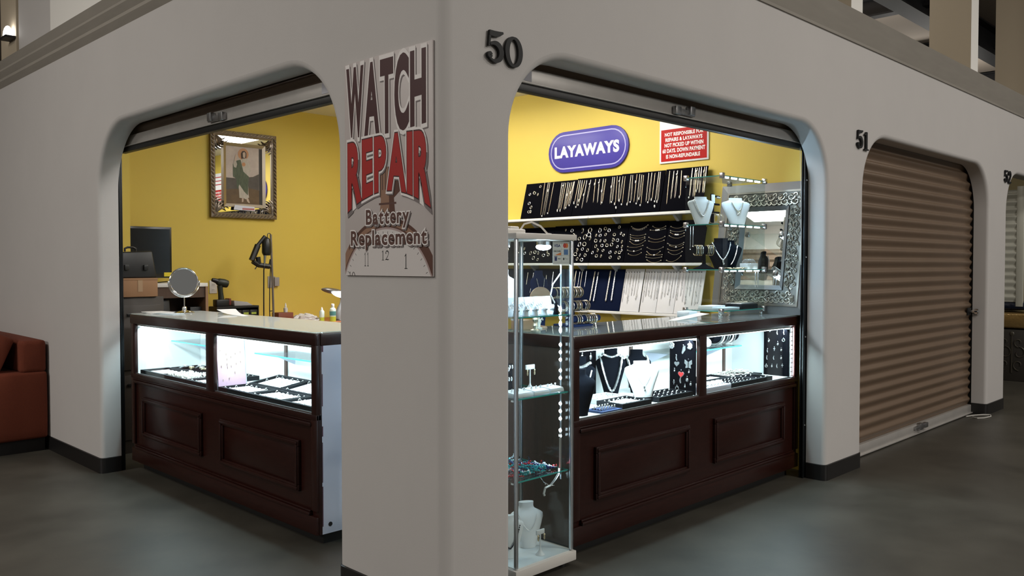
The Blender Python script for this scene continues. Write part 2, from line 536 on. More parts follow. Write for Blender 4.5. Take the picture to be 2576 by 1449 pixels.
def raised_door(name, fn, a0, a1, zb, latch_a, sticker, gw, gd):
    c = struct(name, corrugated(a0, a1, zb + .09, 2.62, .08, .02, .185, fn), 'shutter_dark', smooth=60)
    m = MB(); bx(m, fn, a0, a1, .150, .185, zb + .022, zb + .092); bx(m, fn, a0, a1, .140, .185, zb + .022, zb + .028)
    obj('bottom_bar', m, 'galvanised', c, bevel=.003)
    m = MB(); bx(m, fn, a0, a1, .150, .188, zb - .012, zb + .022); obj('rubber_seal', m, 'black_rubber', c, bevel=.004)
    m = MB(); bx(m, fn, latch_a - .09, latch_a + .09, .130, .150, zb + .035, zb + .065); bx(m, fn, latch_a + .03, latch_a + .075, .118, .150, zb + .04, zb + .085)
    bx(m, fn, latch_a - .10, latch_a - .05, .122, .150, zb + .03, zb + .072)
    obj('slide_latch', m, 'steel_grey', c, bevel=.003)
    m = MB(); bx(m, fn, sticker - .03, sticker + .03, .1485, .150, zb + .035, zb + .085); obj('sticker', m, mat('sticker_grey_' + name, (.5, .5, .55), .6), c, smooth=0)
    for a, s in ((a0, 1), (a1, -1)):
        m = MB()
        bx(m, fn, a - s * .03, a + s * gw, .136, .148, 0, 2.5); bx(m, fn, a - s * .03, a - s * .022, .136, gd, 0, 2.5); bx(m, fn, a - s * .03, a + s * gw, gd - .01, gd, 0, 2.5)
        obj('door_guide', m, 'track_metal', c, bevel=.002)
        m = MB()
        for z in (.35, .93, 1.45, 1.95):
            p = fn(a + s * (gw - .012), .134, z); m.ball(p, .006, 8, 5)
        obj('bolt', m, 'chrome', c)
    return c
raised_door('door_1', FL, .72, 3.53, 2.165, 2.10, 1.02, .008, .158)
raised_door('door_2', FR, .36, 3.235, 2.160, 1.80, .60, .035, .165)

d3 = struct('door_3', corrugated(3.76, 6.645, .085, 2.55, .0806, .022, .165, FR), 'shutter_tan', smooth=60)
m = MB(); m.box(3.77, .128, .008, 6.65, .165, .085); m.box(3.77, .112, .008, 6.65, .165, .018)
obj('bottom_bar', m, 'galvanised', d3, bevel=.003)
m = MB(); m.box(5.15, .105, .05, 5.42, .128, .075); m.box(5.22, .095, .04, 5.28, .128, .095); m.box(5.34, .098, .045, 5.40, .128, .085)
obj('slide_latch', m, 'steel_grey', d3, bevel=.003)
m = MB(); m.box(6.50, .135, .93, 6.61, .143, 1.0); obj('lock_plate', m, 'track_metal', d3, bevel=.002)
m = MB()
m.tube([(6.60, .142, .965), (6.60, .10, .965)], .012, 12)
m.tube([(6.60, .10, .965), (6.60, .075, .965), (6.60, .068, .965)], .03, 16, radii=[.026, .032, .022])
obj('lock_knob', m, 'chrome', d3)
m = MB(); m.box(6.64, .136, 0, 6.67, .20, 2.5); obj('door_guide', m, 'track_metal', d3)
m = MB(); m.box(3.755, .136, 0, 3.79, .20, 2.5); obj('door_guide', m, 'track_metal', d3)
mat('cord_white', (.62, .60, .56), .7)
m = MB(); m.tube([(6.35, .09, .012), (6.5, .06, .008), (6.60, .02, .006), (6.64, -.03, .006), (6.55, -.06, .006), (6.42, -.04, .006), (6.36, .0, .006), (6.40, .05, .006)], .005, 6)
tag(obj('pull_cord', m, 'cord_white'), 'loose white pull cord on the floor at the closed tan shutter', 'cord')
m = MB(); m.tube([(3.150, .150, 2.16), (3.155, .146, 1.9), (3.168, .146, 1.6), (3.172, .148, 1.4)], .0016, 5)
tag(obj('pull_cord', m, 'cord_white'), 'thin white pull cord hanging from the raised shutter by the mirror', 'cord')

# ---------------------------------------------------------------- house numbers
def stroke(mb, pts, widths, fn, th=.012):
    """a flat stroke of changing width with real thickness"""
    P = [Vector(p) for p in pts]
    Lf, Rt = [], []
    for i, p in enumerate(P):
        a = P[max(0, i - 1)]; b = P[min(len(P) - 1, i + 1)]
        t = (b - a).normalized(); nn = Vector((-t.y, t.x)) * widths[i] / 2
        Lf.append(p + nn); Rt.append(p - nn)
    n = len(P)
    vs = [fn(p.x, p.y, 0) for p in Lf] + [fn(p.x, p.y, 0) for p in Rt] + [fn(p.x, p.y, th) for p in Lf] + [fn(p.x, p.y, th) for p in Rt]
    fs = []
    for i in range(n - 1):
        fs += [(i, i + 1, n + i + 1, n + i), (2 * n + i, 3 * n + i, 3 * n + i + 1, 2 * n + i + 1), (i, 2 * n + i, 2 * n + i + 1, i + 1), (n + i, n + i + 1, 3 * n + i + 1, 3 * n + i)]
    fs += [(0, n, 3 * n, 2 * n), (n - 1, 3 * n - 1, 4 * n - 1, 2 * n - 1)]
    mb.add(vs, fs)
def arc(cx, cy, rx, ry, a0, a1, n=16):
    return [(cx + rx * math.cos(R(a0 + (a1 - a0) * i / n)), cy + ry * math.sin(R(a0 + (a1 - a0) * i / n))) for i in range(n + 1)]
def digit(ch):
    """strokes on a cell 0..1 wide, 0..1.3 tall: (points, widths)"""
    if ch == '0':
        p = arc(.5, .65, .39, .57, 90, 450, 40)
        return [(p, [.10 + .15 * abs(math.cos(R(90 + 9 * i))) for i in range(41)])]
    if ch == '5':
        b = arc(.44, .42, .38, .36, 130, -150, 26)
        return [([(.22, 1.25), (.18, .95), (.14, .62)], [.11, .10, .09]),
                ([(.16, 1.16), (.45, 1.15), (.70, 1.18), (.93, 1.26)], [.21, .23, .20, .08]),
                (b, [.09 + .17 * math.sin(PI * min(1, i / 22)) for i in range(27)]),
                (arc(.17, .27, .07, .07, 0, 360, 12), [.13] * 13)]
    if ch == '1':
        return [([(.55, .0), (.55, .65), (.55, 1.28)], [.26, .25, .25]), ([(.20, .04), (.90, .04)], [.09, .09]), ([(.22, 1.06), (.40, 1.14), (.56, 1.26)], [.08, .11, .10])]
    if ch == '2':
        return [(arc(.48, .90, .33, .32, 165, -40, 18) + [(.55, .45), (.30, .20), (.14, .06)], [.10 + .15 * math.sin(PI * min(1, i / 18)) for i in range(19)] + [.17, .12, .10]),
                ([(.10, .10), (.40, .12), (.68, .07), (.90, .16)], [.16, .20, .22, .07]), (arc(.22, .93, .06, .06, 0, 360, 12), [.12] * 13)]
def house_number(s, x0, z0, w, h, label):
    t = thing('house_number', label, 'number', (x0, 0, z0))
    for i, ch in enumerate(s):
        m = MB()
        for si, (p, wd) in enumerate(digit(ch)):
            k = w
            stroke(m, p, wd, lambda u, v, d: (x0 + i * w * 1.06 + u * w, -.004 - d, z0 + v * h / 1.3 - i * .004), th=.011 + .0008 * si)
        obj('digit', m, 'numeral_black', t, smooth=0)
house_number('50', .207, 2.188, .096, .125, 'large black numerals 50 on the white wall above the corner pier')
house_number('51', 3.645, 2.190, .096, .125, 'black numerals 51 on the white wall before the tan shutter')
house_number('52', 7.045, 2.195, .110, .118, 'black numerals 52 on the wall beyond the tan shutter')

# ---------------------------------------------------------------- display counters
mat('cherry', (.017, .0042, .0034), .33, spec=.3, coat=.12, noise=(14, .28, (.031, .0085, .006), (1, 1, 9)))
mat('cherry_side', (.018, .005, .004), .35, spec=.3, coat=.12, noise=(14, .28, (.036, .011, .008), (9, 9, 1)))
mat('laminate_white', (.66, .69, .82), .45)
mat('end_wood_lit', (.070, .040, .031), .36, noise=(12, .28, (.10, .060, .046), (9, 9, 1)))  # lighter brown: LED light on the tower-side end put into the colour
mat('laminate_chip', (.10, .03, .06), .6)
mat('case_white', (.82, .84, .84), .5)
mat('case_post', (.07, .035, .025), .5)
mat('toe_black', (.006, .006, .006), .6)
glass('pane', (.95, .98, .975), 1.0)
glass('top_glass', (.86, .93, .91), 1.1, painted_haze=.08)
glass('top_glass_pale', (.86, .93, .91), 1.0, painted_haze=.30)  # long counter's glass, its paler light painted as a stronger haze
mat('glass_edge', (.06, .42, .38), .15, spec=.6)
emitter('led_strip', (.80, .93, 1.0), 7.0)
emitter('led_dot', (.72, .88, 1.0), 20.0)

def counter(fn, L, panes, panels, label, end_white, led_power, shelf_u):
    """fn(u along, v inwards, z) -> world; u = 0 is the end by the corner pier"""
    D = .50
    o = fn(L / 2, D / 2, 0)
    t = thing('display_counter', label, 'display counter', o)
    B = lambda m, u0, u1, v0, v1, z0, z1: m.box(*fn(u0, v0, z0), *fn(u1, v1, z1))
    m = MB(); B(m, .04, L - .04, .06, D - .03, 0, .062); obj('toe_kick', m, 'toe_black', t, smooth=0)
    # lower front: one board with its mouldings
    m = MB(); B(m, 0, L, .012, .03, .06, .66); obj('front_board', m, 'cherry', t, smooth=0)
    m = MB(); B(m, 0, L, -.004, .012, .06, .150); obj('plinth_board', m, 'cherry', t, bevel=.004)
    m = MB(); B(m, .06, L - .06, -.012, .012, .150, .168); B(m, .06, L - .06, -.004, .012, .168, .178); obj('lower_moulding', m, 'cherry', t, bevel=.005)
    m = MB(); B(m, .045, L - .045, -.012, .012, .598, .618); B(m, .045, L - .045, -.002, .012, .618, .628); obj('upper_moulding', m, 'cherry', t, bevel=.005)
    for a, b in panels:
        m = MB()
        z0, z1, w = .25, .512, .034
        for (s, e, vv) in ((0, w, -.006), (.006, w - .010, -.013)):
            B(m, a + s, b - s, vv, .012, z0 + s, z0 + e); B(m, a + s, b - s, vv, .012, z1 - e, z1 - s)
            B(m, a + s, a + e, vv, .012, z0 + e, z1 - e); B(m, b - e, b - s, vv, .012, z0 + e, z1 - e)
        p = obj('raised_frame', m, 'cherry', t, bevel=.004)
        m = MB(); B(m, a + w, b - w, .006, .012, z0 + w, z1 - w); obj('field', m, 'cherry', p, bevel=.002)
    # rails and stiles round the panes
    m = MB(); B(m, 0, L, -.004, .03, .628, .66); obj('pane_rail', m, 'cherry', t, bevel=.005)
    (a0, a1), (b0, b1) = panes
    for u0, u1 in ((0, a0), (a1, b0), (b1, L)):
        m = MB(); B(m, u0, u1, -.003, .022, .655, 1.003); obj('stile', m, 'cherry_side', t, bevel=.004)
    for u0, u1 in ((0, .05), (L - .05, L)):
        m = MB(); B(m, u0, u1, -.003, .012, .178, .66); obj('end_stile', m, 'cherry_side', t, bevel=.003)
    # top frame with the glass let in
    m = MB(); B(m, -.004, L + .004, -.008, .022, 1.0, 1.062); obj('top_rail', m, 'cherry', t, bevel=.008)
    m = MB(); B(m, -.004, .03, .022, D, 1.0, 1.062); obj('top_rail', m, 'cherry_side', t, bevel=.006)
    m = MB(); B(m, L - .03, L + .004, .022, D, 1.0, 1.062); obj('top_rail', m, 'cherry_side', t, bevel=.006)
    m = MB(); B(m, .03, L - .03, D - .03, D, 1.0, 1.062); obj('top_rail', m, 'cherry', t, bevel=.006)
    m = MB(); B(m, .004, L - .004, -.001, D - .004, 1.0625, 1.068); g = obj('glass_top', m, 'top_glass_pale' if end_white else 'top_glass', t, smooth=0)
    for u0, u1 in panes:
        m = MB(); B(m, u0 - .004, u1 + .004, .010, .014, .656, 1.004); obj('front_pane', m, 'pane', t, smooth=0)
        m = MB(); B(m, u0, u1, .004, .016, .6575, .666); obj('pane_track', m, 'steel_grey', t, smooth=0)
    # inside
    m = MB(); B(m, .018, L - .018, .03, D - .02, .640, .661); obj('display_deck', m, 'case_white', t, smooth=0)
    m = MB(); B(m, .018, L - .018, D - .02, D - .012, .10, 1.0); obj('back_panel', m, 'case_white', t, smooth=0)
    mid = (a1 + b0) / 2
    for u0, u1, mm in ((0, .018, 'laminate_white' if end_white else 'end_wood_lit'), (L - .018, L, 'cherry_side')):
        m = MB(); B(m, u0, u1, .03, D, .06, 1.0); obj('end_panel', m, mm, t, smooth=0)
    for u in (.0195, L - .0205):
        m = MB(); B(m, u - .001, u + .001, .031, D - .021, .657, .999); obj('end_lining', m, 'case_white', t, smooth=0)
    for u in shelf_u[0]:
        m = MB(); B(m, u, u + .025, D - .032, D - .0205, .657, .999); obj('back_post', m, 'case_post', t, smooth=0)
    for u0, u1 in shelf_u[1]:
        m = MB(); B(m, u0, u1, .235, D - .034, .868, .874); s = obj('glass_shelf', m, 'pane', t, smooth=0)
        m = MB(); B(m, u0, u1, .2325, .235, .867, .875); obj('polished_edge', m, 'glass_edge', s, smooth=0)
        for u in (u0 + .06, u1 - .06):
            m = MB()
            p = [fn(u - .004, D - .03, .867), fn(u - .004, .30, .867), fn(u - .004, D - .03, .79)]
            q = [fn(u + .004, D - .03, .867), fn(u + .004, .30, .867), fn(u + .004, D - .03, .79)]
            m.add(p + q, [(0, 1, 2), (5, 4, 3), (0, 3, 4, 1), (1, 4, 5, 2), (2, 5, 3, 0)])
            obj('shelf_bracket', m, 'laminate_white', s, smooth=0)
    # light bar under the front top rail
    m = MB(); B(m, .05, L - .05, .026, .050, .985, .999); lb = obj('light_bar', m, 'galvanised', t, smooth=0)
    m = MB(); B(m, .05, L - .05, .030, .046, .981, .985); obj('lit_tube', m, 'led_strip', lb, smooth=0)
    a, b = fn(L / 2, .055, .975), fn(L / 2, .30, .70)
    d = (Vector(b) - Vector(a)).to_track_quat('-Z', 'Y').to_euler()
    along_y = abs(fn(1, 0, 0)[1] - fn(0, 0, 0)[1]) > .5
    lo = area('counter_light', a, (L - .12, .03) if not along_y else (.03, L - .12), led_power, LED, (0, 0, 0))
    if along_y: lo.rotation_euler = (0, R(-32), 0)
    else: lo.rotation_euler = (R(32), 0, 0)
    return t
LC = counter(lambda u, v, z: (.207 + v, 1.205 + u, z), 2.325, [(.045, 1.095), (1.195, 2.262)], [(.167, 1.022), (1.269, 2.142)],
             'dark cherry display counter with a white end panel under the shop\'s picture side', True, 23, ([1.09, 2.02], [(.43, 1.05), (1.70, 2.22)]))
RCN = counter(lambda u, v, z: (.97 + u, .20 + v, z), 2.285, [(.044, 1.088), (1.16, 2.225)], [(.169, .988), (1.25, 2.09)],
              'dark cherry display counter beside the glass tower below the layaways wall', False, 27, ([1.07, 2.13], [(1.18, 1.96)]))
# scuffs and cable hole of the white end panel
m = MB()
for z0, z1, w in ((.10, .30, .004), (.32, .52, .003), (.55, .60, .005), (.70, .86, .004), (.97, 1.0, .008)):
    m.box(.2375, 1.2035, z0, .2375 + w, 1.2049, z1)
obj('chipped_edge', m, 'laminate_chip', LC, smooth=0)
m = MB(); m.tube([(.282, 1.2051, .105), (.282, 1.2025, .105)], .011, 16); obj('cable_hole', m, 'toe_black', LC, smooth=0)
m = MB(); m.tube([(.42, 1.2051, .56), (.42, 1.2025, .56)], .009, 12); obj('cable_hole', m, 'toe_black', LC, smooth=0)

# ---------------------------------------------------------------- glass display tower
mat('bracket_grey', (.50, .52, .55), .4, .3)
mat('tower_white', (.72, .70, .66), .4)
mat('tower_deck', (.74, .80, .84), .4)
mat('alu', (.62, .66, .70), .28, .9)
T0, T1, U0, U1 = .525, .925, .140, .500
tw = thing('glass_tower', 'tall glass display tower with white base and chrome posts beside the corner pier', 'display case', ((T0 + T1) / 2, (U0 + U1) / 2, 0))
m = MB(); m.box(T0, U0, .028, T1, U1, .072); obj('base', m, 'tower_white', tw, bevel=.003)
m = MB(); m.box(T0 + .02, U0 + .02, .0722, T1 - .02, U1 - .02, .075); obj('floor_panel', m, 'tower_deck', tw, smooth=0)
for x in (T0 + .05, T1 - .05):
    for y in (U0 + .05, U1 - .05):
        m = MB(); m.lathe([(.02, 0), (.018, .028)], (x, y, 0), 12); obj('foot', m, 'black_rubber', tw)
m = MB(); m.box(T0, U0, 1.512, T1, U1, 1.538); obj('top_panel', m, 'tower_white', tw, bevel=.003)
P0, P1, Q0, Q1 = T0 + .018, T1 - .018, U0 + .018, U1 - .018
for x in (P0, P1):
    for y in (Q0, Q1):
        m = MB()
        m.box(x - .008, y - .008, .075, x + .008, y + .008, 1.512)
        obj('corner_post', m, 'alu', tw, bevel=.0035)
for nm, a in (('front', (P0 + .008, Q0 - .002, P1 - .008, Q0 + .002)), ('rear', (P0 + .008, Q1 - .002, P1 - .008, Q1 + .002)), ('side', (P0 - .002, Q0 + .008, P0 + .002, Q1 - .008)), ('side', (P1 - .002, Q0 + .008, P1 + .002, Q1 - .008))):
    m = MB(); m.box(a[0], a[1], .076, a[2], a[3], 1.511); obj(nm + '_pane', m, 'pane', tw, smooth=0)
TS = [1.172, .815, .452]
for z in TS:
    m = MB(); m.box(P0 + .010, Q0 + .012, z - .006, P1 - .010, Q1 - .012, z); s = obj('glass_shelf', m, 'pane', tw, smooth=0)
    m = MB(); m.box(P0 + .010, Q0 + .010, z - .006, P1 - .010, Q0 + .012, z); m.box(P1 - .010, Q0 + .010, z - .006, P1 - .008, Q1 - .012, z); obj('polished_edge', m, 'glass_edge', s, smooth=0)
    for y in (Q0 + .03, Q1 - .03):
        for x in (P0 + .012, P1 - .012):
            m = MB(); m.box(x - .006, y - .008, z - .014, x + .006, y + .008, z - .0062); obj('shelf_clip', m, 'chrome', s, smooth=0)
# the LED tape up the far edge, with its feed cord
lx, ly = P1 - .016, Q0 + .050
m = MB(); m.box(lx - .002, ly - .004, .40, lx + .002, ly + .004, 1.46); tape = obj('led_tape', m, 'bracket_grey', tw, smooth=0)
for i, z0 in enumerate((1.185, 1.150, 1.118, 1.088, 1.02, .985, .95, .90, .865, .745, .71, .675, .62, .595)):
    m = MB(); big = i < 4
    m.ball((lx - .004, ly, z0 + .009), (.004, .0085, .014 if big else .0085), 10, 6); obj('led', m, 'led_dot', tape)
m = MB(); m.tube([(lx - .005, ly, 1.36), (lx - .035, ly + .02, 1.31), (lx - .05, ly + .02, 1.26), (lx - .03, ly + .01, 1.22), (lx - .005, ly, 1.20)], .003, 6)
m.tube([(lx - .004, ly, .62), (lx - .005, ly, .47), (lx - .007, ly, .435), (lx - .03, ly + .01, .40), (lx - .05, ly + .02, .375), (lx - .085, ly + .02, .37), (lx - .095, ly + .02, .345), (lx - .09, ly + .02, .335)], .005, 6)
obj('feed_cord', m, 'cord_white', tape)
# downlight under the top panel
m = MB(); m.tube([(.80, .235, 1.512), (.80, .235, 1.490)], .032, 16); dl = obj('downlight', m, 'chrome', tw)
m = MB(); m.ball((.80, .235, 1.482), (.040, .034, .016), 12, 6); obj('lit_lamp', m, 'led_dot', dl)
m = MB(); m.tube([(.66, .35, 1.512), (.66, .35, 1.480)], .03, 16); obj('downlight', m, 'chrome', tw)
l = area('tower_lamp', (.80, .235, 1.462), (.06, .06), 3.2, LED_COOL, (0, 0, 0))
area('tower_lamp', (.66, .35, 1.472), (.05, .05), 2.2, LED_COOL, (0, 0, 0))
area('tower_tape_light', (lx - .012, ly, .90), (.012, 1.0), 2.6, LED_COOL, (0, R(90), 0)).rotation_euler = Vector((-1, .35, 0)).to_track_quat('-Z', 'Y').to_euler()
# wires and plug box lying on the top panel
m = MB(); m.box(.60, .27, 1.538, .72, .36, 1.562); m.box(.64, .29, 1.562, .70, .35, 1.574)
tag(obj('power_adapter', m, 'tower_white', bevel=.006), 'white power adapter box lying on top of the glass tower', 'adapter')
m = MB(); m.tube([(.72, .31, 1.555), (.75, .31, 1.588), (.79, .30, 1.598), (.84, .29, 1.580), (.875, .28, 1.546), (.88, .26, 1.542)], .0045, 6)
tag(obj('adapter_cord', m, 'cord_white'), 'white cord arching over the top of the glass tower', 'cord')

# payment-card sheet taped inside the tower's front pane
mat('paper_white', (.80, .80, .80), .7)
mat('card_blue', (.10, .22, .48), .5); mat('card_red', (.62, .05, .03), .5); mat('card_orange', (.80, .22, .04), .5)
mat('ink_navy', (.02, .035, .16), .6); mat('ink_black', (.012, .012, .012), .6); mat('line_grey', (.45, .45, .45), .7)
cs = thing('card_sheet', 'white sheet of six payment card logos inside the tower\'s front pane', 'sign', (.84, Q0 + .004, 1.40))
yb = Q0 + .0032
m = MB(); m.box(.782, yb, 1.402, .900, yb + .001, 1.508); obj('sheet', m, 'paper_white', cs, smooth=0)
FS = lambda x0, x1, z0, z1: (lambda u, v, w: (x0 + u * (x1 - x0), yb - .0004 * w, z0 + v * (z1 - z0)))
m = MB()
for x in (.842,): m.box(x - .0006, yb - .0003, 1.412, x + .0006, yb, 1.504)
for z in (1.472, 1.442, 1.412): m.box(.786, yb - .0003, z - .0006, .896, yb, z + .0006)
obj('grid_lines', m, 'line_grey', cs, smooth=0)
m, _ = text_mb('VISA', FS(.789, .834, 1.480, 1.494), bold=.03); obj('lettering', m, 'ink_navy', cs, smooth=0)
m, _ = text_mb('DISCOVER', FS(.788, .836, 1.458, 1.466), bold=.02); obj('lettering', m, 'ink_black', cs, smooth=0)
m = MB(); m.prism(arc(.863, 1.488, .011, .011, 0, 360, 18)[:-1], lambda u, v, w: (u, yb - w, v), 0, .0004); obj('emblem', m, 'card_red', cs, smooth=0)
m = MB(); m.prism(arc(.876, 1.488, .011, .011, 0, 360, 18)[:-1], lambda u, v, w: (u, yb - w, v), 0, .0003); obj('emblem', m, 'card_orange', cs, smooth=0)
m = MB(); m.prism([(.797, 1.444), (.838, 1.444), (.838, 1.457)], lambda u, v, w: (u, yb - w, v), 0, .0004); obj('emblem', m, 'card_orange', cs, smooth=0)
m = MB(); m.box(.857, yb - .0004, 1.446, .886, yb, 1.470); obj('emblem', m, 'card_blue', cs, smooth=0)
m = MB(); m.box(.792, yb - .0004, 1.436, .812, yb, 1.439); m.box(.794, yb - .0004, 1.418, .810, yb, 1.435); obj('emblem', m, 'ink_navy', cs, smooth=0)
m, _ = text_mb('PAY', FS(.818, .836, 1.424, 1.431), bold=.02); obj('lettering', m, 'ink_black', cs, smooth=0)
m = MB(); m.prism(arc(.856, 1.427, .0045, .006, 0, 360, 14)[:-1], lambda u, v, w: (u, yb - w, v), 0, .0004); obj('emblem', m, 'ink_black', cs, smooth=0)
m, _ = text_mb('Pay', FS(.864, .884, 1.421, 1.433)); obj('lettering', m, 'line_grey', cs, smooth=0)

# ---------------------------------------------------------------- wall shelves and the boards leaning on them
mat('shelf_white', (.80, .78, .74), .45)
mat('bracket_grey', (.50, .52, .55), .4, .3)
mat('velvet_black', (.0018, .0018, .0036), .9, spec=.05)
mat('velvet_navy', (.004, .008, .028), .9, spec=.08)
mat('board_white', (.74, .73, .73), .65)
ROW = {1: (1.800, .320), 2: (1.415, .318), 3: (1.032, .334)}
XB, DXB = 3.285, .085
def on_board(row, y, s, lift=0.0):
    z0, h = ROW[row]
    Lh = math.hypot(DXB, h)
    return (XB + DXB * s / Lh - lift * h / Lh, y, z0 + h * s / Lh + lift * DXB / Lh)
ordw = ['upper', 'middle', 'lower']
for r in (1, 2, 3):
    z0, h = ROW[r]
    for a, b, w in ((.955, 2.02, 'nearer the big mirror'), (2.024, 4.6, 'running into the rear corner')):
        sh = thing('wall_shelf', '%s white wall shelf, length %s' % (ordw[r - 1], w), 'shelf', (3.33, (a + b) / 2, z0))
        m = MB(); m.box(3.27, a, z0 - .021, X1 - .001, b, z0 - .0004); obj('shelf_board', m, 'shelf_white', sh, bevel=.002)
        for y in ((1.22, 1.80) if a < 1 else (2.15, 2.70, 3.3, 4.0)):
            m = MB(); m.add([(3.30, y - .012, z0 - .0215), (X1 - .002, y - .012, z0 - .0215), (X1 - .002, y - .012, z0 - .10), (3.30, y + .012, z0 - .0215), (X1 - .002, y + .012, z0 - .0215), (X1 - .002, y + .012, z0 - .10)],
                  [(0, 1, 2), (5, 4, 3), (0, 3, 4, 1), (1, 4, 5, 2), (2, 5, 3, 0)])
            obj('bracket', m, 'bracket_grey', sh, smooth=0)
def board(row, y0, y1, m_, label, group=None, top=0.0, slip=0):
    Lh = math.hypot(DXB, ROW[row][1]) + top
    p = []
    for s in (0.0008, Lh):
        for y in (y0, y1): p.append(on_board(row, y, s, 0))
    f = .008
    q = [on_board(row, y, s, f) for s in (0.0008, Lh) for y in (y0, y1)]
    mb = MB(); mb.hexa([p[0], p[1], q[1], q[0], p[2], p[3], q[3], q[2]])
    return tag(obj('display_board', mb, m_, bevel=.0015), label, 'display board', group)
bl = ['first from the big mirror', 'second from the big mirror', 'third from the big mirror', 'fourth from the big mirror']
for i, (a, b, tp) in enumerate(((.962, 1.328, .004), (1.333, 1.75, 0), (1.754, 2.208, -.004), (2.212, 2.80, -.010))):
    board(1, a, b, 'velvet_black', 'black velvet board of hanging necklaces on the upper shelf, ' + bl[i], None, tp)
for i, (a, b, tp) in enumerate(((.962, 1.30, 0), (1.304, 1.67, .002), (1.674, 2.02, -.006), (2.024, 2.46, -.006), (2.464, 3.10, -.012))):
    board(2, a, b, 'velvet_black', 'black velvet board on the middle shelf, ' + (bl + ['behind the glass tower'])[i] + (', with bracelets' if i < 2 else ', with hoop earrings'), None, tp)
for i, (a, b) in enumerate(((1.712, 2.02), (2.024, 2.45), (2.454, 3.10))):
    board(3, a, b, 'velvet_navy', 'navy velvet chain board on the lower shelf, ' + ['next to the white boards', 'middle one of the three navy', 'behind the glass tower'][i], None, -.004)
for i, (a, b) in enumerate(((.975, 1.202), (1.205, 1.362), (1.365, 1.514), (1.524, 1.706))):
    board(3, a, b, 'board_white', 'white necklace board on the lower shelf, ' + bl[i], None, 0)

# ---------------------------------------------------------------- glass cube on the counter
mat('clip_metal', (.55, .54, .55), .25, 1)
K0, K1, J0, J1 = 2.66, 3.20, .425, .690
cube = thing('glass_showcase', 'small three-tier glass showcase clipped together on the counter before the big mirror', 'display case', ((K0 + K1) / 2, (J0 + J1) / 2, 1.068))
KZ = [1.105, 1.368, 1.658, 1.962]
for i, z in enumerate(KZ):
    m = MB(); m.box(K0, J0, z - .003, K1, J1, z + .003); s = obj('glass_shelf', m, 'pane', cube, smooth=0)
    m = MB(); m.box(K0, J0 - .0012, z - .003, K1, J0, z + .003); m.box(K0 - .0012, J0, z - .003, K0, J1, z + .003); obj('polished_edge', m, 'glass_edge', s, smooth=0)
    for x, y in ((K0, J0), (K0, J1), (K1, J0), (K1, J1)):
        m = MB(); m.box(x - .014, y - .014, z - .018, x + .014, y + .014, z + .018); obj('corner_clip', m, 'clip_metal', cube, bevel=.004)
for nm, a in (('front', (K0 + .004, J0 - .006, K1 - .004, J0 - .002)), ('side', (K0 - .006, J0, K0 - .002, J1)), ('side', (K1 + .002, J0, K1 + .006, J1))):
    m = MB(); m.box(a[0], a[1], KZ[0], a[2], a[3], KZ[3]); obj(nm + '_pane', m, 'pane', cube, smooth=0)
for x in (K0 + .01, K1 - .01):
    for y in (J0 + .01, J1 - .01):
        m = MB(); m.box(x - .01, y - .01, 1.0685, x + .01, y + .01, KZ[0] - .0185); obj('foot', m, 'chrome', cube, bevel=.002)
for i, z in enumerate(KZ[1:]):
    m = MB()
    for k in range(5):
        x = K0 + .04 + k * .10
        m.box(x, J0 + .008, z - .012, x + .055, J0 + .020, z - .0035)
    obj('led_strip', m, 'led_strip', cube, smooth=0)
    area('showcase_light', ((K0 + K1) / 2, J0 + .02, z - .018), (.50, .012), 1.1, LED_COOL, (R(20), 0, 0))
    area('showcase_light', ((K0 + K1) / 2, J0 - .010, z - .008), (.50, .010), 1.6, LED_COOL, (R(-80), 0, 0))

# ---------------------------------------------------------------- big silver mirror leaning on the side wall
mat('silver_frame', (.13, .12, .105), .45, .6, noise=(60, .3, (.08, .075, .065), (1, 1, 1)))
mat('silver_carving', (.36, .34, .29), .36, .8)
mat('silver_dark', (.16, .15, .13), .35, .9)
mat('silver_smooth', (.15, .15, .15), .5, .5)
mat('mirror', (.88, .90, .90), .01, 1)
mt = thing('framed_mirror', 'big mirror in a wide ornate silver frame leaning behind the glass showcase', 'mirror', (3.3, .48, 1.069))
MZ0, MZ1 = 1.0685, 1.965
def MP(y, z, lift=0.0):
    """on the leaning mirror: bottom stands out from the wall"""
    t = (z - MZ0) / (MZ1 - MZ0)
    return (3.245 + .145 * t - lift * .987, y, z + lift * .16 * 0)
def frame_ring(mb, y0, y1, z0, z1, wy, wz, l0, l1, mi=0):
    """a mitred rectangular ring sloping from height l0 outside to l1 inside"""
    o = [(y0, z0), (y1, z0), (y1, z1), (y0, z1)]
    i_ = [(y0 + wy, z0 + wz), (y1 - wy, z0 + wz), (y1 - wy, z1 - wz), (y0 + wy, z1 - wz)]
    vs = [MP(*p, 0) for p in o] + [MP(*p, l0) for p in o] + [MP(*p, l1) for p in i_] + [MP(*p, 0) for p in i_]
    fs = []
    for a in range(4):
        b = (a + 1) % 4
        for r in range(3): fs.append((r * 4 + a, r * 4 + b, (r + 1) * 4 + b, (r + 1) * 4 + a))
        fs.append((12 + a, 12 + b, b, a))
    mb.add(vs, fs, mi)
MY0, MY1 = .142, .845
m = MB(); frame_ring(m, MY0, MY1, MZ0, MZ1, .055, .055, .022, .030); obj('outer_border', m, 'silver_smooth', mt, smooth=0)
m = MB(); frame_ring(m, MY0 + .055, MY1 - .055, MZ0 + .055, MZ1 - .055, .013, .013, .036, .036)
obj('beaded_edge', m, 'silver_dark', mt, smooth=0)
m = MB(); frame_ring(m, MY0 + .068, MY1 - .068, MZ0 + .068, MZ1 - .068, .105, .095, .030, .022); fr = obj('carved_border', m, 'silver_frame', mt, smooth=0)
a0, a1, b0, b1 = MY0 + .068, MY1 - .068, MZ0 + .068, MZ1 - .068
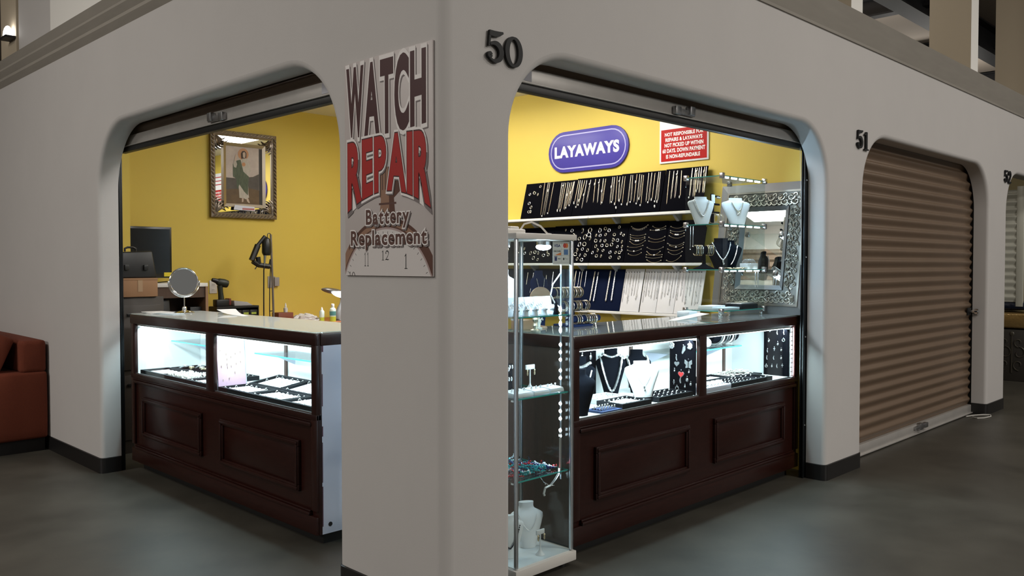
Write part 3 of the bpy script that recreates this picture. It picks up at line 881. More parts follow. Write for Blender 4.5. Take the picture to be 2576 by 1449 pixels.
m = MB(); frame_ring(m, a0 + .105, a1 - .105, b0 + .095, b1 - .095, .03, .03, .030, .012); obj('inner_border', m, 'silver_smooth', mt, smooth=0)
m = MB(); y0, y1, z0, z1 = a0 + .133, a1 - .133, b0 + .123, b1 - .123
m.hexa([MP(y0, z0, 0), MP(y1, z0, 0), MP(y1, z0, .010), MP(y0, z0, .010), MP(y0, z1, 0), MP(y1, z1, 0), MP(y1, z1, .010), MP(y0, z1, .010)]); obj('mirror_glass', m, 'mirror', mt, smooth=0)
# carved scrolls round the border
m = MB()
def scroll(y, z, s, ang, flip):
    P = []
    for k in range(22):
        t = k / 21
        a = ang + flip * t * 4.6
        r = s * (1 - .78 * t)
        P.append(MP(y + r * math.cos(a), z + r * math.sin(a), .030))
    m.tube(P, .005, 5, radii=[.0055 - .002 * k / 21 for k in range(22)])
    m.ball(MP(y, z, .030), .006, 6, 4)
def run(y0, z0, y1, z1, n):
    for k in range(n):
        t = (k + .5) / n
        y, z = y0 + (y1 - y0) * t, z0 + (z1 - z0) * t
        L = Vector((y1 - y0, z1 - z0)).normalized(); nn = Vector((-L.y, L.x))
        sg = 1 if k % 2 else -1
        scroll(y + nn.x * .016 * sg, z + nn.y * .016 * sg, .030, math.atan2(L.y, L.x) + (PI if k % 2 else 0), sg)
        scroll(y - nn.x * .026 * sg, z - nn.y * .026 * sg, .017, math.atan2(L.y, L.x), -sg)
        m.tube([MP(y - L.x * .04, z - L.y * .04, .029), MP(y + nn.x * .03 * sg, z + nn.y * .03 * sg, .031), MP(y + L.x * .04, z + L.y * .04, .029)], .0045, 5)
run(a0 + .04, b1 - .048, a1 - .04, b1 - .048, 13); run(a0 + .04, b0 + .048, a1 - .04, b0 + .048, 13)
run(a0 + .053, b0 + .11, a0 + .053, b1 - .11, 12); run(a1 - .053, b0 + .11, a1 - .053, b1 - .11, 12)
rnd = random.Random(8)
for k in range(170):
    t = rnd.uniform(0, 4)
    if t < 2: y, z = rnd.uniform(a0 + .01, a1 - .01), (b1 - rnd.uniform(.012, .085)) if t < 1 else (b0 + rnd.uniform(.012, .085))
    else: y, z = (a0 + rnd.uniform(.012, .093)) if t < 3 else (a1 - rnd.uniform(.012, .093)), rnd.uniform(b0 + .01, b1 - .01)
    an = rnd.uniform(0, 2 * PI); fl_ = rnd.choice((-1, 1)); rr = rnd.uniform(.008, .015)
    m.tube([MP(y + rr * (1 - .5 * q / 7) * math.cos(an + fl_ * .6 * q), z + rr * (1 - .5 * q / 7) * math.sin(an + fl_ * .6 * q), .029) for q in range(8)], .004, 5, radii=[.002, .0042, .005, .0048, .0042, .0036, .003, .0018])
obj('carving', m, 'silver_carving', fr)

# ---------------------------------------------------------------- WATCH REPAIR sign
mat('sign_paper', (.62, .57, .56), .45, noise=(4, .3, (.56, .50, .49), (1, 1, 1)))
mat('sign_edge', (.55, .52, .50), .6)
mat('sign_maroon', (.065, .020, .022), .5)
mat('sign_red', (.42, .022, .020), .5)
mat('sign_white', (.90, .86, .85), .5)
mat('sign_dial', (.72, .68, .67), .5)
mat('sign_grey', (.22, .19, .19), .5)
mat('sign_brown', (.115, .055, .045), .5)
mat('sign_bronze', (.33, .19, .13), .45)
mat('sign_bronze_dark', (.12, .055, .04), .45)
mat('sign_rose', (.45, .34, .33), .5)
SY0, SY1, SZ0, SZ1 = .052, .628, 1.355, 2.240
sg = thing('wall_sign', 'tall printed WATCH REPAIR Battery Replacement sign on the corner pier', 'sign', (0, .34, 1.8))
m = MB(); m.box(-.010, SY0, SZ0, -.0008, SY1, SZ1); obj('panel', m, 'sign_paper', sg, bevel=.0015)
def SP(y, z, k):
    return (-.0101 - .00015 * k, min(SY1 - .001, max(SY0 + .001, y)), min(SZ1 - .001, max(SZ0 + .001, z)))
def columns(mb, top, bot, k, y0=SY0, y1=SY1, n=60, mi=0):
    """fills between two heights, column by column"""
    for i in range(n):
        a, b = y0 + (y1 - y0) * i / n, y0 + (y1 - y0) * (i + 1) / n
        ta, tb, ba, bb = top(a), top(b), bot(a), bot(b)
        if max(ta, tb) <= SZ0 + .001 or (ta - ba) + (tb - bb) <= 1e-5: continue
        mb.add([SP(a, ba, k), SP(b, bb, k), SP(b, tb, k), SP(a, ta, k)], [(0, 1, 2, 3)], mi)
CYC, CZC = .345, 1.238
circ = lambda r: (lambda y: CZC + math.sqrt(max(0.0, r * r - (y - CYC) ** 2)))
flr = lambda y: SZ0
m = MB(); columns(m, circ(.352), flr, 1); obj('printed_rim', m, 'sign_bronze', sg, smooth=0)
m = MB(); columns(m, circ(.352), flr, 2, y0=SY0, y1=.155); columns(m, lambda y: min(circ(.352)(y), circ(.352)(y)), lambda y: circ(.338)(y), 2, y0=.155, y1=.60); obj('printed_shade', m, 'sign_bronze_dark', sg, smooth=0)
m = MB(); columns(m, circ(.318), flr, 3); obj('printed_ring', m, 'sign_bronze_dark', sg, smooth=0)
m = MB(); columns(m, circ(.312), flr, 4); obj('printed_ring', m, 'sign_rose', sg, smooth=0)
m = MB(); columns(m, circ(.304), flr, 5); obj('printed_dial', m, 'sign_dial', sg, smooth=0)
# the winding crown
def poly(pts, k, name, mm):
    m = MB(); m.add([SP(y, z, k) for y, z in pts], [tuple(range(len(pts)))]); obj(name, m, mm, sg, smooth=0)
poly([(.385, 1.79), (.255, 1.79), (.250, 1.69), (.290, 1.665), (.282, 1.60), (.385, 1.60), (.375, 1.665), (.398, 1.69)], 1, 'printed_crown', 'sign_bronze')
poly([(.325, 1.79), (.255, 1.79), (.250, 1.69), (.290, 1.665), (.282, 1.60), (.32, 1.60)], 2, 'printed_crown', 'sign_bronze_dark')
m = MB()
for i in range(7):
    y = .262 + i * .020
    m.add([SP(y, 1.70, 3), SP(y + .005, 1.70, 3), SP(y + .005, 1.79, 3), SP(y, 1.79, 3)], [(0, 1, 2, 3)])
m.add([SP(.275, 1.648, 3), SP(.388, 1.648, 3), SP(.388, 1.640, 3), SP(.275, 1.640, 3)], [(0, 1, 2, 3)])
obj('printed_crown', m, 'sign_brown', sg, smooth=0)
GLY = {}
def word(s, y0, y1, zb, zt, base, mm, k, shadow=True, halo=.055, gap=.10, dark=None, wide={}):
    """a heavy word set letter by letter between two curves, with its pale halo and soft drop shadow"""
    G = [text_mesh(c, 0) for c in s]
    ext = [(min(q[0] for q in g[0]), max(q[0] for q in g[0])) for g in G]
    zlo = min(q[1] for g in G for q in g[0]); zhi = max(q[1] for g in G for q in g[0])
    tot = sum((b - a) * wide.get(c, 1) for (a, b), c in zip(ext, s)) + gap * (len(s) - 1)
    def layer(bold, dy, dz, kk, name, mt):
        mb = MB(); x = 0.0
        for i, c in enumerate(s):
            vs, fs = text_mesh(c, bold, 5)
            a, b = ext[i]; wd = (b - a) * wide.get(c, 1)
            pts = []
            for px, pz in vs:
                u = (x + (px - a) * wide.get(c, 1)) / tot; v = (pz - zlo) / (zhi - zlo)
                pts.append(SP(y0 + (y1 - y0) * u + dy, zb(u) + (zt(u) - zb(u)) * v + dz, kk + .4 * (i % 2)))
            mb.add(pts, fs); x += wd + gap
        obj(name, mb, mt, sg, smooth=0)
    if shadow: layer(base + halo * .9, -.006, -.007, k, 'letter_shadow', 'sign_grey')
    layer(base + halo, 0, 0, k + 1, 'letter_halo', 'sign_white')
    if dark: layer(base + .016, 0, 0, k + 2, 'letter_outline', dark)
    layer(base, 0, 0, k + 3, 'lettering', mm)
word('WATCH', .606, .094, lambda u: 1.948 - .013 * math.sin(PI * u), lambda u: 2.206, .043, 'sign_maroon', 6, gap=.14, halo=.045, wide={'W': .80, 'H': 1.1})
word('REPAIR', .598, .074, lambda u: 1.640 + .068 * (1 - (2 * u - 1) ** 2), lambda u: 1.893 + .012 * math.sin(PI * u), .043, 'sign_red', 14, gap=.15, halo=.045, dark='sign_maroon', wide={'I': 1.2})
word('Battery', .472, .194, lambda u: 1.547, lambda u: 1.622, .030, 'sign_brown', 20, halo=.055, gap=.14)
word('Replacement', .578, .085, lambda u: 1.463, lambda u: 1.538, .030, 'sign_brown', 26, halo=.055, gap=.14)
def numeral(s, y0, y1, z0, z1):
    m = MB(); n = len(s); cw = (y1 - y0) / n
    for i, c in enumerate(s):
        for pts, wd in digit(c):
            stroke(m, pts, [q * .62 for q in wd], lambda u, v, d: SP(y0 + cw * i + (cw * u if c != '1' else cw * (.5 + (u - .5) * .8)), z0 + (z1 - z0) * v / 1.3, 6 + d), th=.4)
    obj('dial_numeral', m, 'ink_black', sg, smooth=0)
numeral('12', .378, .320, 1.418, 1.458); numeral('11', .494, .456, 1.394, 1.452); numeral('1', .232, .198, 1.384, 1.444); numeral('10', .606, .555, 1.330, 1.372)
m = MB()
for a in range(15, 170, 6):
    c, s = math.cos(R(a)), math.sin(R(a))
    p = [(CYC + r * c, CZC + r * s) for r in (.285, .296)]
    if p[0][1] > SZ0 + .004 and SY0 < p[1][0] < SY1: m.tube([SP(*p[0], 6), SP(*p[1], 6)], .0009, 4)
obj('minute_tick', m, 'ink_black', sg)

# ---------------------------------------------------------------- LAYAWAYS sign
mat('sign_violet', (.068, .055, .30), .35, spec=.25)
mat('sign_lilac', (.40, .38, .62), .3)
mat('letter_white', (.80, .79, .76), .45)
ly_ = thing('layaways_sign', 'long round-ended violet LAYAWAYS sign on the yellow side wall', 'sign', (X1, 2.13, 2.355))
def stadium(cy, cz, hw, hh, n=12):
    r = hh
    return [(cy + hw - r + r * math.cos(R(-90 + 180 * i / n)), cz + r * math.sin(R(-90 + 180 * i / n))) for i in range(n + 1)] + [(cy - hw + r + r * math.cos(R(90 + 180 * i / n)), cz + r * math.sin(R(90 + 180 * i / n))) for i in range(n + 1)]
SF = lambda d: (lambda u, v, w: (X1 - d - w, u, v))
m = MB(); m.prism(stadium(2.132, 2.357, .430, .172), SF(.0005), 0, .016); obj('panel', m, 'sign_violet', ly_, bevel=.002)
m = MB()
a, b = stadium(2.132, 2.357, .404, .146), stadium(2.132, 2.357, .394, .136)
n = len(a); m.add([(X1 - .0168, *p) for p in a] + [(X1 - .0168, *p) for p in b], [(i, (i + 1) % n, n + (i + 1) % n, n + i) for i in range(n)]); obj('border_line', m, 'sign_lilac', ly_, smooth=0)
m, _ = text_mb('LAYAWAYS', lambda u, v, w: (X1 - .0172, 2.490 - .695 * u, 2.308 + .100 * v), bold=.05, spacing=1.10); obj('lettering', m, 'letter_white', ly_, smooth=0)

# ---------------------------------------------------------------- red notice
mat('notice_red', (.46, .022, .020), .18, spec=.45)
rn = thing('notice_sign', 'red and white NOT RESPONSIBLE FOR REPAIRS notice high on the yellow side wall', 'sign', (X1, 1.194, 2.4))
m = MB(); m.box(X1 - .010, .977, 2.177, X1 - .0005, 1.410, 2.66); obj('panel', m, 'paper_white', rn, bevel=.001)
m = MB(); m.box(X1 - .0106, .991, 2.190, X1 - .0101, 1.396, 2.432); obj('red_field', m, 'notice_red', rn, smooth=0)
for s, y0, y1, z0, z1 in (('NOT RESPONSIBLE FOR', 1.362, 1.022, 2.380, 2.408), ('REPAIRS & LAYAWAYS', 1.356, 1.030, 2.339, 2.368), ('NOT PICKED UP WITHIN', 1.364, 1.022, 2.297, 2.327), ('60 DAYS. DOWN PAYMENT', 1.382, 1.006, 2.254, 2.286), ('IS NON-REFUNDABLE', 1.350, 1.049, 2.211, 2.241)):
    m, _ = text_mb(s, lambda u, v, w: (X1 - .0110, y0 + (y1 - y0) * u, z0 + (z1 - z0) * v), bold=.036, spacing=1.06); obj('lettering', m, 'letter_white', rn, smooth=0)
m = MB()
for z in (2.50, 2.55, 2.60): m.box(X1 - .0106, 1.02, z, X1 - .0101, 1.36, z + .012)
obj('red_line', m, 'notice_red', rn, smooth=0)

# ---------------------------------------------------------------- framed saint picture on the rear wall
mat('bronze_frame', (.30, .25, .20), .32, .75, noise=(40, .3, (.17, .13, .10), (1, 1, 1)))
mat('bronze_light', (.42, .36, .28), .3, .75)
mat('picture_sky', (.60, .52, .47), .55, noise=(9, .25, (.42, .34, .31), (1, 1, 1)))
mat('picture_hill', (.060, .048, .040), .6, noise=(14, .25, (.10, .085, .075), (1, 1, 1)))
mat('picture_ground', (.085, .050, .022), .6, noise=(14, .25, (.15, .09, .04), (1, 1, 1)))
mat('picture_green', (.045, .062, .035), .6, noise=(20, .2, (.10, .125, .075), (6, 1, 1)))
mat('picture_robe', (.55, .50, .44), .6, noise=(20, .2, (.40, .36, .31), (6, 1, 1)))
mat('picture_gold', (.45, .19, .06), .45); mat('picture_hair', (.045, .022, .014), .6); mat('picture_skin', (.52, .40, .32), .6); mat('picture_dark', (.028, .024, .022), .6)
pf = thing('framed_picture', 'framed picture of a robed figure with an orange halo on the yellow rear wall', 'picture', (1.805, Y1, 2.23))
FX0, FX1, FZ0, FZ1 = 1.477, 2.136, 1.835, 2.634
def ring_y(mb, x0, x1, z0, z1, w, l0, l1):
    o = [(x0, z0), (x1, z0), (x1, z1), (x0, z1)]; i_ = [(x0 + w, z0 + w), (x1 - w, z0 + w), (x1 - w, z1 - w), (x0 + w, z1 - w)]
    vs = [(x, Y1 - .001, z) for x, z in o] + [(x, Y1 - l0, z) for x, z in o] + [(x, Y1 - l1, z) for x, z in i_] + [(x, Y1 - .001, z) for x, z in i_]
    fs = []
    for a in range(4):
        b = (a + 1) % 4
        for r in range(3): fs.append((r * 4 + a, r * 4 + b, (r + 1) * 4 + b, (r + 1) * 4 + a))
        fs.append((12 + a, 12 + b, b, a))
    mb.add(vs, fs)
m = MB(); ring_y(m, FX0, FX1, FZ0, FZ1, .034, .040, .046); fr = obj('outer_frame', m, 'bronze_frame', pf, smooth=0)
# rope pattern round the outer frame
m = MB()
def rope(x0, z0, x1, z1, n):
    for k in range(n):
        t = (k + .5) / n; x, z = x0 + (x1 - x0) * t, z0 + (z1 - z0) * t
        L = Vector((x1 - x0, z1 - z0)).normalized(); nn = Vector((-L.y, L.x))
        a = L * .018 + nn * .012; m.tube([(x - a.x, Y1 - .044, z - a.y), (x, Y1 - .053, z), (x + a.x, Y1 - .044, z + a.y)], .007, 6, radii=[.004, .008, .004])
c = .017
rope(FX0 + c, FZ0 + .03, FX0 + c, FZ1 - .03, 21); rope(FX1 - c, FZ0 + .03, FX1 - c, FZ1 - .03, 21); rope(FX0 + .03, FZ0 + c, FX1 - .03, FZ0 + c, 17); rope(FX0 + .03, FZ1 - c, FX1 - .03, FZ1 - c, 17)
obj('rope_carving', m, 'bronze_light', fr)
m = MB(); ring_y(m, FX0 + .034, FX1 - .034, FZ0 + .034, FZ1 - .034, .014, .036, .026); obj('inner_lip', m, 'bronze_light', pf, smooth=0)
m = MB(); m.box(FX0 + .045, Y1 - .016, FZ0 + .045, FX1 - .045, Y1 - .002, FZ1 - .045); obj('mirror_band', m, 'mirror', pf, smooth=0)
IX0, IX1, IZ0, IZ1 = 1.598, 2.018, 1.938, 2.528
m = MB(); ring_y(m, IX0, IX1, IZ0, IZ1, .028, .042, .030); obj('inner_frame', m, 'bronze_light', pf, smooth=0)
m = MB(); m.box(IX0 + .02, Y1 - .024, IZ0 + .02, IX1 - .02, Y1 - .016, IZ1 - .02); pic = obj('painting', m, 'picture_sky', pf, smooth=0)
def PU(u, v, k):
    x = 1.627 + (u - 310) / 525 * .364
    vv = (v - 345 - (u - 310) * .05) / 795
    return (x, Y1 - .0242 - .0004 * k, 2.500 - vv * .532)
def shape(name, pts, k, mm):
    vs = [PU(u, v, k) for u, v in pts]
    tri = tessellate_polygon([[Vector((p[0], p[2], 0)) for p in vs]])
    m = MB(); m.add(vs, [tuple(t) for t in tri]); obj(name, m, mm, pic, smooth=0)
shape('painted_hill', [(312, 785), (400, 790), (520, 800), (640, 775), (700, 770), (788, 730), (788, 1000), (312, 960)], 1, 'picture_hill')
shape('painted_ground', [(312, 950), (480, 940), (640, 930), (788, 960), (835, 1165), (312, 1140)], 2, 'picture_ground')
shape('painted_shadow', [(790, 375), (835, 378), (835, 1168), (790, 1160)], 3, 'picture_dark')
shape('painted_halo', [(560 + 78 * math.cos(R(a)), 458 + 80 * math.sin(R(a))) for a in range(0, 360, 12)], 3, 'picture_gold')
shape('painted_robe', [(540, 520), (610, 515), (650, 600), (668, 690), (625, 770), (632, 1010), (640, 1060), (590, 1085), (560, 1070), (500, 1065), (490, 900), (520, 700)], 4, 'picture_robe')
shape('painted_cloak', [(520, 535), (545, 640), (560, 700), (640, 770), (630, 860), (622, 1030), (570, 980), (500, 880), (470, 960), (455, 800), (410, 770), (410, 600), (440, 560), (480, 545)], 5, 'picture_green')
shape('painted_sleeve', [(415, 600), (435, 520), (450, 540), (470, 600), (455, 650), (425, 640)], 6, 'picture_robe')
shape('painted_hand', [(432, 545), (440, 490), (455, 460), (468, 480), (465, 530), (452, 560)], 7, 'picture_skin')
shape('painted_hair', [(530, 520), (525, 450), (545, 415), (580, 410), (605, 440), (605, 510), (590, 500), (585, 520), (555, 520)], 6, 'picture_hair')
shape('painted_face', [(552, 440), (575, 425), (592, 445), (590, 490), (572, 520), (555, 495)], 7, 'picture_skin')
shape('painted_medallion', [(564 + 26 * math.cos(R(a)), 600 + 28 * math.sin(R(a))) for a in range(0, 360, 20)], 7, 'picture_gold')
shape('painted_foot', [(535, 1070), (560, 1072), (555, 1120), (535, 1125)], 6, 'picture_skin')
shape('painted_foot', [(595, 1075), (625, 1070), (648, 1130), (640, 1142), (610, 1115)], 6, 'picture_skin')
for i, (x, z, sx, sz) in enumerate(((FX0 + .05, FZ0 + .05, 1, 1), (FX1 - .05, FZ0 + .05, -1, 1), (FX0 + .05, FZ1 - .05, 1, -1), (FX1 - .05, FZ1 - .05, -1, -1))):
    m = MB()
    for k in range(11):
        a = R(4 + 82 * k / 10); L = .10 + .035 * (k % 2)
        pts = []
        for j in range(7):
            t = j / 6; r = L * t
            pts.append((x + sx * r * math.cos(a + .5 * math.sin(3 * t)), Y1 - .020 - .012 * math.sin(PI * t), z + sz * r * math.sin(a + .5 * math.sin(3 * t))))
        m.tube(pts, .006, 5, radii=[.007, .008, .007, .009, .007, .006, .003])
    obj('corner_leaf', m, 'bronze_frame', pf)
mat('plaque_pink', (.45, .16, .17), .4)
m = MB(); m.prism([(1.690, 1.910), (1.905, 1.905), (1.895, 1.945), (1.700, 1.955)], lambda u, v, w: (u, Y1 - .045 - w, v), 0, .004)
pk = obj('plaque', m, 'laminate_white', pf, smooth=0)
m = MB(); m.box(1.775, Y1 - .0497, 1.912, 1.895, Y1 - .0492, 1.930); obj('printed_band', m, 'plaque_pink', pk, smooth=0)

# ---------------------------------------------------------------- sofa, shop 52 behind the last arch
mat('sofa_red', (.17, .034, .012), .9, noise=(90, .3, (.13, .025, .010), (1, 1, 1)), bump=(300, .15, .001))
mat('sofa_foot', (.008, .006, .006), .6)
sf = thing('sofa', 'orange red upholstered sofa standing against the white wall', 'sofa', (-.5, 5.6, 0))
def soft(mb, x0, y0, z0, x1, y1, z1, bul=.015, n=7):
    """a cushion: a box whose faces swell a little"""
    V = {}
    vs, fs = [], []
    def vid(i, j, k):
        key = (i, j, k)
        if key not in V:
            u, v, w = i / n, j / n, k / n
            b = lambda t: math.sin(PI * t)
            x = x0 + (x1 - x0) * u + (bul * b(v) * b(w) * (1 if i == n else -1 if i == 0 else 0))
            y = y0 + (y1 - y0) * v + (bul * b(u) * b(w) * (1 if j == n else -1 if j == 0 else 0))
            z = z0 + (z1 - z0) * w + (bul * b(u) * b(v) * (1 if k == n else -1 if k == 0 else 0))
            V[key] = len(vs); vs.append((x, y, z))
        return V[key]
    for a in range(n):
        for b in range(n):
            for s in (0, n):
                fs.append((vid(a, b, s), vid(a + 1, b, s), vid(a + 1, b + 1, s), vid(a, b + 1, s)))
                fs.append((vid(a, s, b), vid(a + 1, s, b), vid(a + 1, s, b + 1), vid(a, s, b + 1)))
                fs.append((vid(s, a, b), vid(s, a + 1, b), vid(s, a + 1, b + 1), vid(s, a, b + 1)))
    return mb.add(vs, fs)
m = MB(); soft(m, -.98, 4.60, .10, -.02, 6.6, .43, .01); obj('seat_base', m, 'sofa_red', sf, smooth=60)
m = MB(); soft(m, -.98, 4.56, .10, -.018, 4.82, .60, .014); obj('arm', m, 'sofa_red', sf, bevel=.02, smooth=60, seg=3)
m = MB(); soft(m, -.98, 6.4, .10, -.018, 6.66, .60, .014); obj('arm', m, 'sofa_red', sf, bevel=.02, smooth=60, seg=3)
m = MB(); soft(m, -.20, 4.57, .595, -.02, 6.64, .835, .012); obj('backrest', m, 'sofa_red', sf, bevel=.025, smooth=60, seg=3)
m = MB(); soft(m, 0, 0, 0, .20, .95, .40, .04); m.xf(Matrix.Translation((-.56, 4.62, .56)) @ Matrix.Rotation(R(24), 4, 'Y')); obj('back_cushion', m, 'sofa_red', sf, bevel=.02, smooth=60, seg=3)
m = MB(); soft(m, 0, 0, 0, .20, .95, .40, .04); m.xf(Matrix.Translation((-.56, 5.62, .56)) @ Matrix.Rotation(R(24), 4, 'Y')); obj('back_cushion', m, 'sofa_red', sf, bevel=.02, smooth=60, seg=3)
m = MB(); m.box(-.95, 4.60, 0, -.03, 6.62, .10); obj('plinth', m, 'sofa_foot', sf, smooth=0)

mat('neighbour_wall', (.42, .36, .20), .7)
mat('panel_white', (.66, .66, .58), .4, .1)
mat('chest_dark', (.028, .024, .020), .5)
mat('chest_scroll', (.085, .075, .060), .4, .4)
mat('gold_vinyl', (.45, .30, .12), .25, .6, bump=(30, .4, .01))
mat('navy_bag', (.010, .014, .030), .35, bump=(25, .5, .02))
m = MB(); m.box(9.95, .13, 0, 10.05, 4.5, 3.0); m.box(6.9, 4.4, 0, 9.95, 4.5, 3.0); struct('wall_neighbour', m, 'neighbour_wall', smooth=0)
cp = struct('door_4', corrugated(.47, .80, .955, 2.30, .088, .018, 9.42, lambda a, d, z: (d, a, z)), 'panel_white', smooth=60)
m = MB(); m.box(9.40, .395, .90, 9.44, .47, 2.34); obj('edge_channel', m, 'panel_white', cp, bevel=.003)
m = MB(); m.box(9.40, .80, 0, 9.44, .84, 2.34); obj('edge_channel', m, 'panel_white', cp, bevel=.003)
ch = thing('carved_chest', 'dark chest with carved scrolls standing inside the last arch', 'chest', (9.7, .7, 0))
m = MB(); m.box(9.40, .30, 0, 10.0 - .06, 1.2, .62); obj('body', m, 'chest_dark', ch, bevel=.008)
m = MB()
for sy in (-1, 1):
    for (z, r, a0) in ((.20, .07, -90), (.34, .08, 90), (.47, .06, -90)):
        P = []
        for k in range(18):
            t = k / 17; a = R(a0) + sy * t * 5.2; q = r * (1 - .75 * t)
            P.append((9.394, .50 + sy * .075 + q * math.cos(a) * sy, z + q * math.sin(a)))
        m.tube(P, .007, 5)
m.tube([(9.394, .50, .10), (9.394, .50, .56)], .008, 5); m.ball((9.394, .50, .57), (.008, .025, .03), 8, 5)
obj('scroll_carving', m, 'chest_scroll', ch)
m = MB(); soft(m, 9.41, .31, .637, 9.80, .85, .822, .015); tag(obj('gold_cushion', m, 'gold_vinyl', bevel=.02, smooth=60), 'shiny gold cushion lying on the dark carved chest', 'cushion')
m = MB(); soft(m, 9.42, .33, .860, 9.78, .84, .950, .02); tag(obj('folded_bag', m, 'navy_bag', bevel=.02, smooth=60), 'dark navy bag lying on top of the gold cushion', 'bag')

# ---------------------------------------------------------------- back of the shop
mat('cardboard', (.36, .20, .105), .75, noise=(5, .25, (.33, .18, .095), (1, 1, 1)))
mat('tape', (.42, .28, .17), .35)
mat('plastic_black', (.010, .010, .011), .42)
mat('monitor_black', (.012, .011, .009), .28)
mat('hutch_brown', (.075, .042, .028), .5, noise=(6, .3, (.10, .055, .036), (8, 1, 1)))
mat('hutch_edge', (.32, .18, .10), .5)
mat('post_yellow', (.75, .60, .03), .6)
mat('drill_green', (.018, .024, .016), .45)
mat('drill_red', (.16, .020, .015), .5)
mat('bench_orange', (.42, .13, .045), .5)
mat('label_green', (.32, .40, .05), .6)
mat('grey_card', (.33, .31, .30), .8)
mat('gunmetal', (.05, .05, .05), .35, .7)
mat('rubber_cable', (.008, .007, .007), .6)
mat('pipe_grey', (.22, .19, .17), .45, .5)
mat('silver_plastic', (.20, .19, .185), .35, .4)
mat('outlet_white', (.80, .78, .75), .4)
mat('bottle_pale', (.66, .74, .66), .35); mat('bottle_lime', (.55, .62, .06), .35); mat('label_teal', (.10, .30, .30), .5)
mat('bag_clear', (.55, .52, .50), .25, bump=(20, .9, .02))
cb = thing('metal_cabinet', 'dark storage cabinet standing behind the left end of the counter', 'cabinet', (.45, 4.25, 0))
mat('cabinet_brown', (.045, .036, .030), .45)
m = MB(); m.box(.20, 4.02, 0, .64, 4.50, 1.160); obj('body', m, 'cabinet_brown', cb, bevel=.004)
for z in (.10, .62):
    m = MB(); m.box(.225, 4.008, z, .615, 4.02, z + .48); d = obj('drawer', m, 'cabinet_brown', cb, bevel=.004)
    m = MB(); m.box(.36, 3.995, z + .40, .48, 4.008, z + .42); obj('handle', m, 'gunmetal', d, bevel=.003)
bxx = thing('cardboard_box', 'brown cardboard box on the dark cabinet under the black case', 'box', (.46, 4.17, 1.161))
m = MB(); m.box(.325, 4.00, 1.1612, .588, 4.30, 1.300); obj('carton', m, 'cardboard', bxx, bevel=.004)
m = MB(); m.box(.325, 3.9985, 1.285, .588, 4.30, 1.3008); obj('flap', m, 'cardboard', bxx, bevel=.001)
m = MB(); m.box(.44, 3.9978, 1.20, .475, 3.9985, 1.285); obj('packing_tape', m, 'tape', bxx, smooth=0)
cs_ = thing('carrying_case', 'black carrying case with a handle on top of the cardboard box', 'case', (.45, 4.15, 1.301))
m = MB(); m.hexa([(.325, 4.04, 1.3014), (.60, 4.04, 1.3014), (.60, 4.26, 1.3014), (.325, 4.26, 1.3014), (.325, 4.06, 1.495), (.575, 4.06, 1.505), (.575, 4.24, 1.505), (.325, 4.24, 1.495)]); obj('shell', m, 'plastic_black', cs_, bevel=.012, seg=3)
m = MB(); m.tube([(.405, 4.15, 1.50), (.405, 4.15, 1.522), (.425, 4.15, 1.532), (.465, 4.15, 1.532), (.485, 4.15, 1.522), (.485, 4.15, 1.50)], .008, 8); obj('handle', m, 'plastic_black', cs_)
for x in (.36, .50):
    m = MB(); m.box(x, 4.028, 1.36, x + .03, 4.052, 1.40); obj('latch', m, 'gunmetal', cs_, bevel=.003)
# hutch desk
ht = thing('desk_hutch', 'brown desk hutch with a pale top behind the round mirror', 'desk', (.95, 4.6, 0))
m = MB(); m.box(.66, 4.40, 1.219, 1.172, 4.85, 1.249); obj('top', m, 'outlet_white', ht, bevel=.002)
m = MB(); m.box(1.150, 4.398, .72, 1.172, 4.85, 1.219); obj('side_panel', m, 'hutch_edge', ht, smooth=0)
m = MB(); m.box(.66, 4.40, .72, .68, 4.85, 1.219); obj('side_panel', m, 'hutch_brown', ht, smooth=0)
m = MB(); m.box(.68, 4.82, .72, 1.150, 4.84, 1.219); obj('back_panel', m, 'hutch_brown', ht, smooth=0)
m = MB(); m.box(.68, 4.41, 1.13, 1.150, 4.425, 1.219); obj('valance', m, 'hutch_brown', ht, smooth=0)
m = MB(); m.box(.66, 4.15, .69, 1.19, 4.85, .72); obj('desktop', m, 'hutch_brown', ht, smooth=0)
for x in (.67, 1.15):
    for y in (4.18, 4.80):
        m = MB(); m.box(x, y, 0, x + .03, y + .03, .69); obj('leg', m, 'hutch_brown', ht, smooth=0)
m = MB(); m.hexa([(.685, 4.43, .7205), (.88, 4.43, .7205), (.88, 4.60, .7205), (.685, 4.60, .7205), (.745, 4.45, 1.115), (.87, 4.45, 1.12), (.87, 4.58, 1.12), (.745, 4.58, 1.115)])
tag(obj('desktop_machine', m, 'plastic_black', bevel=.01), 'black machine standing under the brown desk hutch', 'machine')
m = MB(); m.box(1.04, 4.45, .7205, 1.14, 4.56, 1.05)
tag(obj('file_bin', m, 'plastic_black', bevel=.006), 'black file bin under the brown desk hutch by its side panel', 'bin')
# monitor
mo = thing('monitor', 'large black flat monitor standing on the pale hutch top', 'monitor', (.80, 4.72, 1.25))
m = MB(); m.box(.60, 4.700, 1.290, .998, 4.735, 1.718); obj('housing', m, 'monitor_black', mo, bevel=.004)
m = MB(); m.box(.618, 4.6985, 1.325, .982, 4.7005, 1.700); obj('screen', m, mat('screen_black', (.010, .009, .007), .18), mo, smooth=0)
m = MB(); m.box(.72, 4.69, 1.2495, .86, 4.80, 1.258); m.box(.77, 4.715, 1.258, .81, 4.735, 1.30); obj('stand', m, 'plastic_black', mo, bevel=.003)
m = MB(); m.box(.930, 4.6965, 1.302, .999, 4.6985, 1.336); obj('sticky_note', m, 'post_yellow', mo, smooth=0)
m = MB(); m.tube([(.78, 4.66, 1.254), (.84, 4.60, 1.254), (.90, 4.56, 1.262), (.97, 4.50, 1.254), (1.02, 4.47, 1.254)], .004, 6)
